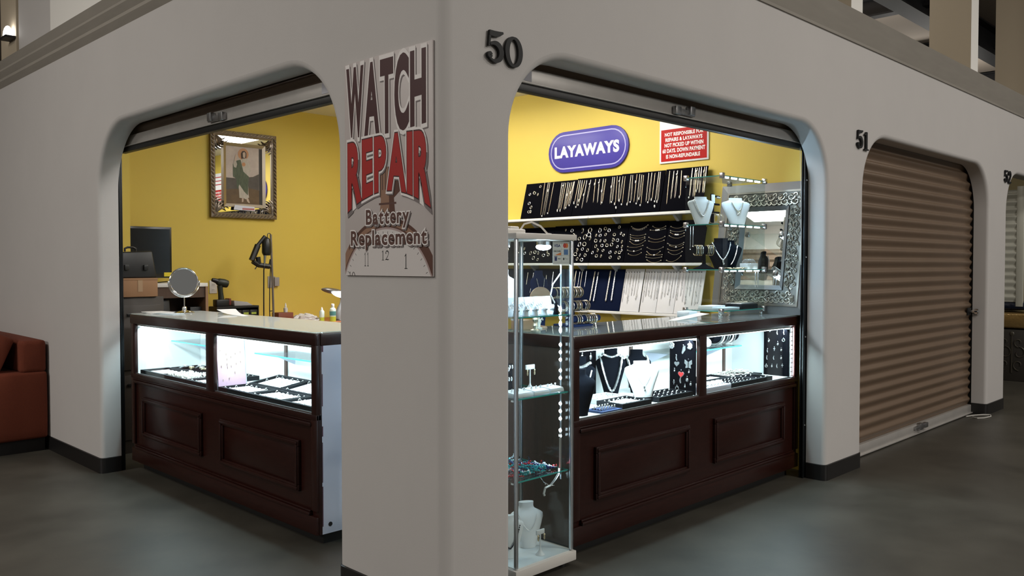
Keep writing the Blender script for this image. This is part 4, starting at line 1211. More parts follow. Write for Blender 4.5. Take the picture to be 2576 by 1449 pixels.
tag(obj('cable', m, 'rubber_cable'), 'black cable lying on the pale hutch top', 'cable')
m = MB(); m.hexa([(1.04, 4.55, 1.2495), (1.15, 4.55, 1.2495), (1.15, 4.68, 1.2495), (1.04, 4.68, 1.2495), (1.05, 4.56, 1.285), (1.125, 4.56, 1.29), (1.125, 4.66, 1.29), (1.05, 4.66, 1.285)])
tag(obj('paper_carton', m, 'outlet_white', bevel=.004), 'small white carton on the hutch top behind the round mirror', 'box')
# outlets
o = thing('wall_outlet', 'white wall outlet on the yellow wall beside the power drill', 'outlet', (1.505, Y1, 1.198))
m = MB(); m.box(1.468, Y1 - .008, 1.138, 1.541, Y1 - .0005, 1.258); obj('plate', m, 'outlet_white', o, bevel=.003)
for z in (1.222, 1.174):
    m = MB(); m.box(1.488, Y1 - .0105, z - .015, 1.520, Y1 - .008, z + .015); s = obj('socket', m, 'outlet_white', o, bevel=.002)
    m = MB(); m.box(1.497, Y1 - .0109, z - .006, 1.499, Y1 - .0105, z + .006); m.box(1.509, Y1 - .0109, z - .006, 1.511, Y1 - .0105, z + .006); obj('slot', m, 'ink_black', s, smooth=0)
o = thing('wall_outlet', 'grey wall outlet plate on the yellow wall behind the grinder pole', 'outlet', (2.108, Y1, 1.236))
m = MB(); m.box(2.055, Y1 - .008, 1.180, 2.130, Y1 - .0005, 1.290); obj('plate', m, 'grey_card', o, bevel=.003)
m = MB(); m.box(2.115, Y1 - .03, 1.195, 2.165, Y1 - .0085, 1.280); obj('plug_box', m, 'grey_card', o, bevel=.004)
# workbench
wb = thing('workbench', 'orange wooden workbench along the yellow rear wall', 'workbench', (2.0, 4.65, 0))
m = MB(); m.box(1.20, 4.33, .835, 3.0, 4.98, .867); obj('bench_top', m, 'bench_orange', wb, bevel=.003)
for x in (1.23, 2.91):
    for y in (4.37, 4.88):
        m = MB(); m.box(x, y, 0, x + .06, y + .06, .835); obj('leg', m, 'bench_orange', wb, smooth=0)
m = MB(); m.box(1.23, 4.36, .73, 2.97, 4.38, .835); obj('apron', m, 'bench_orange', wb, smooth=0)
dr = thing('parts_organizer', 'black parts drawer unit on the bench under the drill', 'organizer', (1.495, 4.55, .868))
m = MB(); m.box(1.300, 4.50, .8675, 1.690, 4.66, .885); m.box(1.300, 4.64, .885, 1.690, 4.66, 1.038); m.box(1.300, 4.50, 1.024, 1.690, 4.64, 1.040); m.box(1.300, 4.50, .885, 1.308, 4.64, 1.024); m.box(1.682, 4.50, .885, 1.690, 4.64, 1.024); m.box(1.308, 4.50, .950, 1.682, 4.64, .956)
obj('case', m, 'plastic_black', dr, smooth=0)
for r, z in enumerate((.887, .958)):
    for k in range(5):
        x = 1.310 + k * .0745
        m = MB(); m.box(x, 4.504, z, x + .070, 4.635, z + .045); d = obj('drawer', m, 'plastic_black', dr, bevel=.003)
        m = MB(); m.box(x + .012, 4.5025, z + .006, x + .058, 4.5039, z + .024); obj('label', m, 'label_green' if k > 2 else 'grey_card', d, smooth=0)
dd = thing('power_drill', 'dark green cordless drill standing upright on the parts drawers', 'drill', (1.37, 4.57, 1.041))
m = MB(); m.box(1.312, 4.53, 1.0405, 1.440, 4.61, 1.100); obj('battery', m, 'plastic_black', dd, bevel=.008)
m = MB(); m.box(1.425, 4.528, 1.05, 1.443, 4.612, 1.108); obj('battery_latch', m, 'drill_red', dd, bevel=.004)
m = MB(); m.tube([(1.372, 4.57, 1.10), (1.366, 4.57, 1.16), (1.360, 4.57, 1.22)], .02, 10, radii=[.026, .022, .024]); obj('handle', m, 'drill_green', dd)
m = MB(); m.tube([(1.335, 4.57, 1.258), (1.350, 4.57, 1.252), (1.40, 4.57, 1.240), (1.428, 4.57, 1.232), (1.434, 4.57, 1.230)], .03, 14, radii=[.024, .032, .037, .033, .018]); obj('motor_body', m, 'drill_green', dd)
m = MB(); m.tube([(1.336, 4.57, 1.258), (1.312, 4.57, 1.266), (1.290, 4.57, 1.272), (1.286, 4.57, 1.273)], .02, 12, radii=[.022, .019, .015, .007]); obj('chuck', m, 'plastic_black', dd)
m = MB(); m.box(1.345, 4.562, 1.185, 1.352, 4.578, 1.215); obj('trigger', m, 'drill_red', dd, bevel=.003)
m = MB(); m.hexa([(1.475, 4.53, 1.0405), (1.652, 4.53, 1.0405), (1.652, 4.62, 1.0405), (1.475, 4.62, 1.0405), (1.475, 4.54, 1.088), (1.60, 4.54, 1.072), (1.60, 4.61, 1.072), (1.475, 4.61, 1.088)])
tag(obj('card_box', m, 'grey_card', bevel=.004), 'grey open card box on the parts drawers beside the drill', 'box')
# hanging flex-shaft grinder
gr = thing('flex_shaft_grinder', 'black flex-shaft grinder hanging from a grey pole at the bench', 'grinder', (1.82, 4.5, .868))
m = MB(); m.tube([(1.836, 4.5, .8675), (1.824, 4.5, 1.30), (1.812, 4.5, 1.672)], .0095, 10); obj('pole', m, 'pipe_grey', gr)
m = MB(); m.tube([(1.812, 4.5, 1.672), (1.800, 4.5, 1.682), (1.785, 4.5, 1.681), (1.779, 4.5, 1.67), (1.778, 4.5, 1.645)], .004, 8); obj('hook', m, 'gunmetal', gr)
m = MB(); m.lathe([(.006, 1.650), (.030, 1.632), (.042, 1.600), (.043, 1.510), (.036, 1.494), (.030, 1.484)][::-1], (1.770, 4.5, 0), 18); obj('motor_housing', m, 'gunmetal', gr)
m = MB(); m.tube([(1.748, 4.49, 1.484), (1.745, 4.49, 1.455), (1.741, 4.49, 1.39)], .010, 10, radii=[.013, .010, .007]); obj('shaft_collet', m, 'steel_grey', gr)
m = MB()
for (p, q, w) in (((1.760, 1.655), (1.690, 1.575), .034), ((1.690, 1.575), (1.630, 1.440), .056), ((1.640, 1.430), (1.690, 1.400), .044), ((1.690, 1.400), (1.660, 1.362), .010), ((1.690, 1.400), (1.800, 1.385), .046), ((1.690, 1.470), (1.700, 1.390), .044), ((1.800, 1.385), (1.815, 1.45), .02)):
    m.tube([(p[0], 4.51, p[1]), (q[0], 4.51, q[1])], w / 2, 8)
obj('foot_pedal', m, 'plastic_black', gr)
m = MB(); m.tube([(1.741, 4.49, 1.39), (1.735, 4.49, 1.35), (1.732, 4.49, 1.1), (1.731, 4.49, .88)], .006, 8); obj('flexible_shaft', m, 'rubber_cable', gr)
m = MB(); m.tube([(1.81, 4.505, 1.38), (1.80, 4.505, 1.2), (1.797, 4.505, 1.0), (1.800, 4.505, .90)], .0045, 8); m.tube([(1.80, 4.505, .985), (1.832, 4.505, .985)], .004, 6); obj('power_cord', m, 'rubber_cable', gr)
# red box, oil bottle, plastic bag, bottles, lamp
m = MB(); m.box(1.862, 4.46, .8675, 2.010, 4.58, .966); m.box(1.870, 4.459, .93, 2.002, 4.4602, .935)
tag(obj('wooden_block', m, mat('block_red', (.20, .055, .030), .55), bevel=.004), 'red brown wooden block on the bench right of the grinder pole', 'block')
ob = thing('oil_bottle', 'small clear oil bottle with a pointed cap on the red brown block', 'bottle', (1.967, 4.52, .967))
m = MB(); m.lathe([(.018, .967), (.019, .99), (.018, 1.005), (.009, 1.012), (.007, 1.018)], (1.967, 4.52, 0), 14); obj('body', m, 'bag_clear', ob)
m = MB(); m.lathe([(.009, 1.018), (.008, 1.030), (.004, 1.046), (.002, 1.052)], (1.967, 4.52, 0), 12); obj('cap', m, 'outlet_white', ob)
m = MB()
rnd = random.Random(3)
N, K = 20, 8
vs = []
for k in range(K + 1):
    t = k / K
    for j in range(N):
        a = 2 * PI * j / N
        rr = math.cos(t * PI / 2) ** .6 * (1 + .22 * rnd.uniform(-1, 1))
        vs.append((2.165 + .140 * rr * math.cos(a), 4.52 + .075 * rr * math.sin(a), .8685 + .072 * math.sin(t * PI / 2) * (1 + .18 * rnd.uniform(-1, 1)) * (0 if k == 0 else 1)))
m.add(vs, [(k * N + j, k * N + (j + 1) % N, (k + 1) * N + (j + 1) % N, (k + 1) * N + j) for k in range(K) for j in range(N)] + [tuple(range(N))[::-1], tuple(K * N + j for j in range(N))])
tag(obj('plastic_bag', m, 'bag_clear', smooth=25), 'crumpled clear plastic bag lying on the bench before the bottles', 'bag')
def bottle(x, y, h, r, label, tall):
    b = thing('bottle', label, 'bottle', (x, y, .868))
    z = .8675
    m = MB(); m.lathe([(r, z), (r, z + h * .28)], (x, y, 0), 16); obj('base_band', m, 'bottle_lime', b)
    m = MB(); m.lathe([(r * .985, z + h * .28), (r, z + h * .66), (r * .8, z + h * .74), (r * .42, z + h * .80), (r * .42, z + h * .84)], (x, y, 0), 16); obj('body', m, 'bottle_pale', b)
    if tall:
        m = MB(); m.lathe([(r * 1.01, z + h * .34), (r * 1.02, z + h * .58)], (x, y, 0), 16); obj('label', m, 'label_teal', b)
        m = MB(); m.lathe([(r * .52, z + h * .84), (r * .52, z + h * .98), (r * .40, z + h)], (x, y, 0), 14); obj('cap', m, 'outlet_white', b)
    else:
        m = MB(); m.lathe([(r * .45, z + h * .84), (r * .30, z + h * .92), (r * .08, z + h)], (x, y, 0), 12); obj('nozzle', m, 'outlet_white', b)
bottle(2.337, 4.50, .135, .024, 'short squeeze bottle with a nozzle and lime green base on the bench', False)
bottle(2.405, 4.42, .165, .030, 'taller pale bottle with a lime green base and dark label by the desk lamp', True)
la = thing('desk_lamp', 'silver desk lamp with its oval head lit on the workbench', 'lamp', (2.50, 4.46, .868))
m = MB(); m.lathe([(.06, .8675), (.06, .878), (.05, .886)], (2.515, 4.47, 0), 20); obj('base', m, 'silver_plastic', la)
m = MB(); m.tube([(2.495, 4.46, .88), (2.505, 4.46, .95), (2.545, 4.46, 1.03), (2.545, 4.46, 1.08), (2.515, 4.46, 1.125)], .03, 12, radii=[.042, .036, .030, .026, .022]); obj('stem', m, 'silver_plastic', la)
m = MB(); m.ball((0, 0, 0), (.135, .06, .028), 20, 8); m.xf(Matrix.Translation((2.435, 4.45, 1.150)) @ Matrix.Rotation(R(10), 4, 'Y')); hd = obj('lamp_head', m, 'silver_plastic', la)
m = MB(); m.ball((0, 0, 0), (.075, .060, .020), 20, 8); m.xf(Matrix.Translation((2.455, 4.400, 1.132)) @ Matrix.Rotation(R(8), 4, 'Y') @ Matrix.Rotation(R(38), 4, 'X')); obj('lit_panel', m, 'led_strip', hd)
area('desk_lamp_light', (2.47, 4.38, 1.10), (.12, .05), 1.0, (.9, .95, 1), (R(15), 0, 0))

# things on the long counter's glass top
rm = thing('vanity_mirror', 'round chrome vanity mirror on a thin stand on the counter\'s glass top', 'mirror', (.48, 3.30, 1.0685))
m = MB(); m.lathe([(.066, 1.0685), (.066, 1.073), (.050, 1.080), (.020, 1.086), (.010, 1.095)], (.48, 3.30, 0), 28); obj('foot', m, 'chrome', rm)
m = MB(); m.ball((.48, 3.30, 1.100), .016, 14, 8); obj('ball_joint', m, 'chrome', rm)
m = MB(); m.tube([(.48, 3.30, 1.098), (.48, 3.30, 1.185)], .0035, 10); obj('stem', m, 'chrome', rm)
ax = Vector((-.12, -1, .10)).normalized()
cc = Vector((.478, 3.30, 1.283))
m = MB(); m.torus(cc, .094, .006, ax, 40, 10); obj('rim', m, 'chrome', rm)
m = MB()
x_ = Vector((0, 0, 1)); x_ = (x_ - ax * x_.dot(ax)).normalized(); y_ = ax.cross(x_)
rg = [cc + x_ * (.093 * math.cos(2 * PI * i / 40)) + y_ * (.093 * math.sin(2 * PI * i / 40)) for i in range(40)]
m.add([p + ax * .002 for p in rg] + [p - ax * .002 for p in rg], [tuple(range(40)), tuple(range(40, 80))[::-1]] + [(i, 40 + i, 40 + (i + 1) % 40, (i + 1) % 40) for i in range(40)])
obj('mirror_glass', m, 'mirror', rm, smooth=0)
m = MB(); m.tube([cc - x_ * .105 + y_ * (.105 * math.sin(R(a))) + x_ * (.105 * (1 - math.cos(R(a)))) for a in range(-90, 91, 10)], .004, 8); obj('yoke', m, 'chrome', rm)
for s in (-1, 1):
    m = MB(); m.ball(cc + y_ * (.103 * s), .008, 10, 6); obj('pivot_knob', m, 'chrome', rm)
mat('paper_blue', (.62, .72, .80), .6)
def sheets(x0, y0, x1, y1, n, label, mm, a):
    cx_, cy_ = (x0 + x1) / 2, (y0 + y1) / 2
    for k in range(n):
        m = MB(); m.box(x0, y0, 1.0685 + k * .0035, x1, y1, 1.0685 + k * .0035 + .003)
        m.xf(Matrix.Translation((cx_, cy_, 0)) @ Matrix.Rotation(R(a + 6 * k), 4, 'Z') @ Matrix.Translation((-cx_, -cy_, 0)))
        tag(obj('paper_pad', m, mm, smooth=0), label % ['lowest', 'middle', 'topmost'][k], 'paper')
sheets(.27, 3.30, .41, 3.50, 3, '%s of the white papers stacked on the counter beside the round mirror', 'paper_white', -8)
m = MB(); m.box(.30, 3.14, 1.0685, .40, 3.26, 1.074); m.xf(Matrix.Translation((.35, 3.2, 0)) @ Matrix.Rotation(R(20), 4, 'Z') @ Matrix.Translation((-.35, -3.2, 0)))
tag(obj('note_pad', m, 'paper_blue', bevel=.001), 'pale blue note pad on the counter in front of the round mirror', 'note pad')
def bent_paper(name, pts, w0, w1, label):
    """a paper slip with one end curling up: pts (x, y, z) along its middle"""
    P = [Vector(p) for p in pts]
    vs = []
    for i, p in enumerate(P):
        d = (P[min(i + 1, len(P) - 1)] - P[max(i - 1, 0)]); d.z = 0; d.normalize()
        s = Vector((-d.y, d.x, 0)); w = w0 + (w1 - w0) * i / (len(P) - 1)
        for t in (.0, .0012): vs += [p + s * w / 2 + Vector((0, 0, t)), p - s * w / 2 + Vector((0, 0, t))]
    fs = []
    for i in range(len(P) - 1):
        a, b = i * 4, (i + 1) * 4
        fs += [(a, a + 1, b + 1, b), (a + 2, b + 2, b + 3, a + 3), (a, b, b + 2, a + 2), (a + 1, a + 3, b + 3, b + 1)]
    fs += [(0, 2, 3, 1), (len(vs) - 4, len(vs) - 3, len(vs) - 1, len(vs) - 2)]
    m = MB(); m.add(vs, fs); tag(obj(name, m, 'paper_white', smooth=40), label, 'paper')
bent_paper('paper_slip', [(.60, 2.66, 1.0688), (.62, 2.78, 1.0690), (.64, 2.90, 1.072), (.655, 2.98, 1.080), (.665, 3.06, 1.096)], .04, .13, 'white paper slip with a curled end on the long counter\'s glass top')
bent_paper('paper_slip', [(2.16, .46, 1.0688), (2.28, .50, 1.0690), (2.38, .52, 1.073), (2.45, .50, 1.083), (2.52, .46, 1.098)], .04, .13, 'white paper slip with a curled end on the counter beside the glass showcase')

# ---------------------------------------------------------------- jewellery
mat('gold', (.68, .55, .36), .34, .85)
mat('gold_pale', (.74, .67, .54), .32, .85)
mat('silver', (.86, .86, .88), .25, .9)
mat('pearl', (.88, .84, .78), .25)
mat('bright_stone', (.90, .88, .84), .15, .3)
mat('red_enamel', (.50, .035, .035), .3)
mat('dark_bead', (.02, .018, .03), .2)
mat('bust_white', (.80, .82, .84), .55)
mat('bust_black', (.004, .005, .008), 1.0, spec=.03)
mat('bust_blue', (.012, .022, .075), .85, spec=.1)
mat('tray_black', (.006, .007, .010), .6, spec=.2)
mat('pad_white', (.82, .83, .82), .7)
mat('pad_black', (.006, .006, .009), .9, spec=.05)
mat('pad_blue', (.020, .045, .14), .7)
mat('board_pink', (.62, .40, .52), .7)
mat('wood_disc', (.42, .27, .18), .35, noise=(5, .25, (.55, .40, .30), (1, 1, 6)))
mat('pin_black', (.01, .01, .01), .5)
# (y, height) along the leaning boards, measured from their foot
NECK1=[(2.581,0.32,2.562,0.025,0),(2.54,0.317,2.538,0.024,1),(2.521,0.316,2.517,0.023,0.27),(2.474,0.312,2.476,0.046,1),(2.379,0.305,2.37,0.063,1),(2.356,0.304,2.357,0.073,0.13),(2.335,0.302,2.339,0.063,1),(2.311,0.304,2.306,0.065,0),(2.289,0.299,2.294,0.062,0.47),(2.268,0.301,2.28,0.085,1),(2.248,0.303,2.265,0.103,0.5),(2.24,0.306,2.247,0.104,1),(2.195,0.313,2.199,0.121,1),(2.178,0.312,2.17,0.086,1),(2.156,0.31,2.15,0.139,1),(2.127,0.308,2.149,0.104,1),(2.105,0.307,2.11,0.064,0.55),(2.064,0.307,2.068,0.11,0.2),(2.014,0.31,1.998,0.108,0.25),(1.972,0.307,1.954,0.104,0.17),(1.932,0.308,1.914,0.085,0.5),(1.907,0.306,1.901,0.11,1),(1.837,0.314,1.823,0.09,0.4),(1.818,0.313,1.803,0.109,1),(1.793,0.318,1.767,0.091,1),(1.765,0.312,1.743,0.106,0.2),(1.735,0.313,1.727,0.115,1),(1.713,0.311,1.698,0.084,1),(1.657,0.317,1.643,0.081,1),(1.639,0.316,1.616,0.099,1),(1.599,0.319,1.586,0.086,0.3),(1.571,0.317,1.555,0.083,1),(1.551,0.312,1.537,0.121,1),(1.533,0.307,1.514,0.068,1),(1.486,0.32,1.47,0.085,0),(1.458,0.321,1.446,0.087,1),(1.427,0.315,1.417,0.106,1),(1.393,0.322,1.384,0.091,1),(1.378,0.321,1.362,0.087,1),(1.294,0.321,1.276,0.055,0),(1.255,0.318,1.244,0.095,0),(1.223,0.318,1.211,0.102,0.15),(1.187,0.315,1.165,0.112,1),(1.094,0.327,1.082,0.104,1),(1.066,0.324,1.052,0.102,0),(1.052,0.323,1.039,0.101,0.12),(1.034,0.325,1.026,0.15,1),(1.016,0.329,1.005,0.127,0),(0.99,0.327,0.976,0.125,0.2),(0.975,0.329,0.964,0.125,0)]
HOOP1=[(2.623,0.286,0.013),(2.732,0.221,0.015),(2.681,0.231,0.015),(2.636,0.214,0.015),(2.721,0.138,0.017),(2.69,0.101,0.017),(2.707,0.06,0.014),(2.682,0.059,0.015)]
LOOSE1=[(1.378,0.043),(1.748,0.051)]
HOOP2=[(2.986,0.118,0.019),(2.967,0.037,0.018),(2.848,0.09,0.01),(2.776,0.128,0.015),(2.763,0.086,0.015),(2.692,0.087,0.018),(2.642,0.095,0.016),(2.599,0.086,0.016),(2.648,0.043,0.018),(2.594,0.028,0.014),(2.535,0.066,0.016),(2.497,0.094,0.014),(2.48,0.071,0.015),(2.627,0.144,0.014),(2.585,0.156,0.011),(2.329,0.284,0.012),(2.258,0.279,0.018),(2.23,0.239,0.014),(2.227,0.199,0.014),(2.143,0.274,0.027),(2.062,0.276,0.024),(2.105,0.219,0.026),(2.066,0.237,0.023),(2.047,0.207,0.02),(2.163,0.206,0.017),(2.15,0.156,0.023),(2.098,0.158,0.02),(2.162,0.106,0.017),(2.11,0.116,0.016),(2.052,0.105,0.016),(2.177,0.072,0.018),(2.125,0.064,0.015),(2.069,0.062,0.015),(2.148,0.032,0.016),(2.099,0.025,0.017),(2.231,0.117,0.012),(2.227,0.082,0.012),(1.957,0.27,0.022),(1.904,0.285,0.015),(1.988,0.23,0.015),(1.946,0.229,0.015),(1.891,0.234,0.014),(1.983,0.184,0.016),(1.934,0.183,0.015),(1.887,0.182,0.014),(1.973,0.138,0.016),(1.91,0.143,0.015),(1.944,0.102,0.016),(1.89,0.101,0.013),(1.997,0.084,0.015),(1.949,0.056,0.014),(1.901,0.054,0.015),(1.862,0.269,0.017),(1.764,0.293,0.015),(1.802,0.232,0.014),(1.737,0.24,0.015),(1.708,0.225,0.012),(1.803,0.187,0.015),(1.762,0.184,0.016),(1.713,0.17,0.015),(1.813,0.149,0.017),(1.751,0.131,0.014),(1.859,0.143,0.015),(1.705,0.13,0.015),(1.816,0.085,0.015),(1.759,0.083,0.013),(1.721,0.083,0.014),(1.7,0.097,0.011),(1.805,0.044,0.014),(1.716,0.04,0.016)]
BRACE2=[(1.645,0.294,1.489,0.302,0.027,2),(1.643,0.226,1.497,0.227,0.01,0),(1.64,0.208,1.501,0.206,0.011,0),(1.636,0.191,1.499,0.195,0.018,1),(1.638,0.172,1.491,0.175,0.03,0),(1.65,0.129,1.506,0.137,0.01,0),(1.646,0.1,1.516,0.108,0.013,1),(1.632,0.07,1.51,0.079,0.017,0),(1.441,0.29,1.322,0.287,0.019,0),(1.458,0.259,1.322,0.266,0.006,1),(1.462,0.201,1.314,0.204,0.019,0),(1.456,0.171,1.316,0.175,0.013,0),(1.462,0.12,1.314,0.121,0.02,0),(1.459,0.088,1.336,0.087,0.028,0),(1.458,0.062,1.313,0.061,0.003,1),(1.458,0.043,1.314,0.044,0.009,0),(1.446,0.021,1.316,0.017,0.019,0),(1.274,0.282,1.163,0.278,0.013,0),(1.272,0.25,1.137,0.252,0.012,0),(1.269,0.234,1.147,0.228,0.016,1),(1.275,0.209,1.143,0.206,0.019,0),(1.279,0.149,1.137,0.153,0.019,0),(1.258,0.133,1.138,0.137,0.016,1),(1.271,0.105,1.137,0.115,0.019,0),(1.259,0.08,1.139,0.084,0.022,0),(1.265,0.017,1.143,0.05,0.025,0)]
CHAIN3=[(2.218,0.329,2.209,0.114,1),(2.177,0.322,2.174,0.096,1),(2.151,0.323,2.147,0.097,1),(2.106,0.328,2.1,0.186,1),(2.01,0.323,2.016,0.066,2),(1.974,0.317,1.978,0.065,2),(1.85,0.329,1.853,0.071,2),(1.8,0.329,1.797,0.075,2)]
CHAIN3B=[(2.774,0.309,2.769,0.197,1),(2.705,0.309,2.708,0.119,1),(2.672,0.302,2.676,0.096,1),(2.611,0.286,2.597,0.161,1),(2.549,0.287,2.529,0.155,1),(2.474,0.319,2.465,0.187,1),(2.219,0.328,2.231,0.207,1)]
PIN3=[(1.694,0.316),(1.668,0.316),(1.643,0.317),(1.614,0.317),(1.588,0.317),(1.563,0.317),(1.496,0.318),(1.475,0.318),(1.45,0.318),(1.423,0.318),(1.393,0.318),(1.373,0.318),(1.329,0.319),(1.301,0.319),(1.274,0.319),(1.248,0.319),(1.223,0.319),(1.192,0.32),(1.161,0.32),(1.137,0.32),(1.113,0.32),(1.084,0.32),(1.055,0.321),(1.029,0.321),(1.005,0.321)]

LIFT = .0095
BSPLIT = {1: (1.330, 1.752, 2.210), 2: (1.302, 1.672, 2.022, 2.462), 3: (2.022, 2.452)}
def which(row, y):
    for i, s in enumerate(BSPLIT[row]):
        if y < s: return i
    return len(BSPLIT[row])
ORD = ['first from the big mirror', 'second from the big mirror', 'third from the big mirror', 'fourth from the big mirror', 'behind the glass tower']
for i, (y0, s0, y1, s1, p) in enumerate(NECK1):
    b = which(1, y0)
    m = MB(); w = .0016 + .0016 * (i % 3)
    P = [on_board(1, y0 - .001, s0, LIFT), on_board(1, (y0 + y1) / 2 - w, (s0 + s1) / 2, LIFT), on_board(1, y1 - w * .8, s1 + .014, LIFT), on_board(1, y1, s1, LIFT), on_board(1, y1 + w * .8, s1 + .014, LIFT), on_board(1, (y0 + y1) / 2 + w, (s0 + s1) / 2, LIFT), on_board(1, y0 + .001, s0, LIFT)]
    m.tube(P, .00075, 5)
    kind = 'with a bright pendant' if p else 'without pendant'
    o = tag(obj('necklace', m, 'gold_pale' if i % 3 else 'gold', loc=P[0]), 'thin gold necklace %s, upper black board %s' % (kind, ORD[b]), 'necklace', 'necklaces %s, upper board %s' % (kind, ORD[b]))
    if p:
        t = s0 + (s1 - s0) * p; yy = y0 + (y1 - y0) * p
        if p == 1: t -= .010
        c = on_board(1, yy, t, LIFT + .0065)
        m = MB()
        if i % 2: m.ball(c, (.004, .0058, .0075), 8, 6)
        else: m.ball(c, (.004, .0050, .0095), 8, 6); m.ball((c[0], c[1], c[2] + .012), .003, 6, 4)
        obj('pendant', m, 'bright_stone' if i % 4 else 'pearl', o)
for i, (y, s) in enumerate(LOOSE1):
    m = MB(); m.ball(on_board(1, y, s, .0155), (.004, .007, .011), 8, 6)
    tag(obj('pendant', m, 'bright_stone'), 'loose bright pendant near the foot of the upper board second from the big mirror', 'pendant', 'loose pendants on the upper board')
def hoop(row, y, s, r, label, group, i):
    m = MB()
    nx, nz = -ROW[row][1], DXB
    c = on_board(row, y, s, LIFT + .003)
    tilt = Vector((nx, .18 * (1 if i % 2 else -1) * (i % 4) * ROW[row][1], nz)).normalized()
    m.torus(c, r * .80, min(.0027, .0013 + r * .06), tilt, 18, 6, sx=.92)
    if i % 3 == 1: m.torus((c[0] - .003, c[1] - .004, c[2] - .002), r * .72, .0012, tilt, 16, 5)
    if i % 5 == 2:
        q = on_board(row, y + r * .3, s + r * .75, LIFT + .005); m.ball(q, (.003, .005, .005), 7, 5)
    return tag(obj('hoop_earring', m, ('gold_pale', 'silver', 'gold_pale')[i % 3], loc=c), label, 'earring', group)
for i, (y, s, r) in enumerate(HOOP1):
    hoop(1, y, s, r, 'gold hoop earring pinned to the far end of the upper shelf boards', 'hoop earrings on the upper board', i)
for i, (y, s, r) in enumerate(HOOP2):
    b = which(2, y); k = 'large thin' if r > .0205 else 'small'
    hoop(2, y, s, r, '%s gold hoop earring on the middle shelf board %s' % (k, ORD[b]), '%s hoop earrings, middle board %s' % (k, ORD[b]), i)
for i, (y0, s0, y1, s1, sag, k) in enumerate(BRACE2):
    col = 0 if y0 > 1.48 else 1 if y0 > 1.29 else 2
    m = MB(); P = []
    for j in range(11):
        t = j / 10
        P.append(on_board(2, y0 + (y1 - y0) * t, s0 + (s1 - s0) * t - sag * 4 * t * (1 - t), LIFT + .001))
    m.tube(P, .0013, 5)
    cl = ('sixth', 'middle', 'first')[col]
    kind = ('plain', 'jewelled', 'charm-hung')[k]
    o = tag(obj('bracelet', m, 'gold' if i % 3 else 'gold_pale', loc=P[0]), '%s gold bracelet in the %s column of the middle shelf boards' % (kind, ('hoop-side', 'middle', 'mirror-side')[col]), 'bracelet', '%s bracelets, %s column' % (kind, ('hoop-side', 'middle', 'mirror-side')[col]))
    for e in (0, 10):
        m = MB(); m.ball(P[e], (.003, .005, .004), 7, 5); obj('clasp', m, 'gold_pale', o)
    if k == 1:
        for t in (4, 5, 6) if i % 2 else (5,):
            m = MB(); m.ball((P[t][0] - .003, P[t][1], P[t][2]), (.004, .007, .006), 8, 6); obj('stone', m, 'bright_stone', o)
    if k == 2:
        for t in range(1, 10):
            m = MB(); m.torus((P[t][0], P[t][1], P[t][2] - .007), .005, .001, (1, 0, 0), 10, 4); obj('charm', m, 'gold_pale', o)
for i, (y0, s0, y1, s1, k) in enumerate(CHAIN3 + CHAIN3B):
    m = MB()
    r = .0062 if k == 2 else .0022
    n = 44
    P = [on_board(3, y0 + (y1 - y0) * j / n, s0 + (s1 - s0) * j / n, LIFT + r) for j in range(n + 1)]
    m.tube(P, r, 6, radii=[r * (.35 if j in (0, n) else 1 + .16 * (-1) ** j) for j in range(n + 1)])
    b = which(3, y0)
    kind = 'thick woven' if k == 2 else 'slim'
    tag(obj('chain', m, 'silver' if i % 2 else 'gold_pale', loc=P[0]), '%s chain hanging on the navy lower board %s' % (kind, ['next to the white boards', 'second from the white boards', 'behind the glass tower'][b]), 'chain', '%s chains, navy board %s' % (kind, b + 1))
WSPL = (1.2035, 1.3635, 1.519)
for i, (y, s) in enumerate(PIN3):
    b = sum(y > q for q in WSPL)
    rnd = random.Random(i)
    m = MB(); L0 = .17 + .09 * rnd.random(); w = .003 + .003 * rnd.random()
    P = [on_board(3, y, s - .002, LIFT), on_board(3, y - w, s - L0 * .5, LIFT), on_board(3, y - w * .7, s - L0 * .93, LIFT), on_board(3, y, s - L0, LIFT), on_board(3, y + w * .7, s - L0 * .93, LIFT), on_board(3, y + w, s - L0 * .5, LIFT), on_board(3, y + .0006, s - .002, LIFT)]
    m.tube(P, .0013, 5)
    o = tag(obj('necklace', m, 'silver', loc=P[0]), 'thin silver necklace on a black pin, white board %s' % ORD[b], 'necklace', 'silver necklaces, white board %s' % ORD[b])
    m = MB(); m.ball(on_board(3, y, s, LIFT + .0035), (.003, .0042, .0042), 8, 5); obj('pin', m, 'pin_black', o)
    if i % 3 != 1:
        m = MB()
        for q in range(3 + i % 3):
            sq = s - L0 * (.30 + .68 * rnd.random()); m.ball(on_board(3, y + (w * .8 if q % 2 else -w * .8), sq, LIFT + .004), (.003, .0042, .005), 7, 5)
        obj('charm', m, 'bright_stone', o)

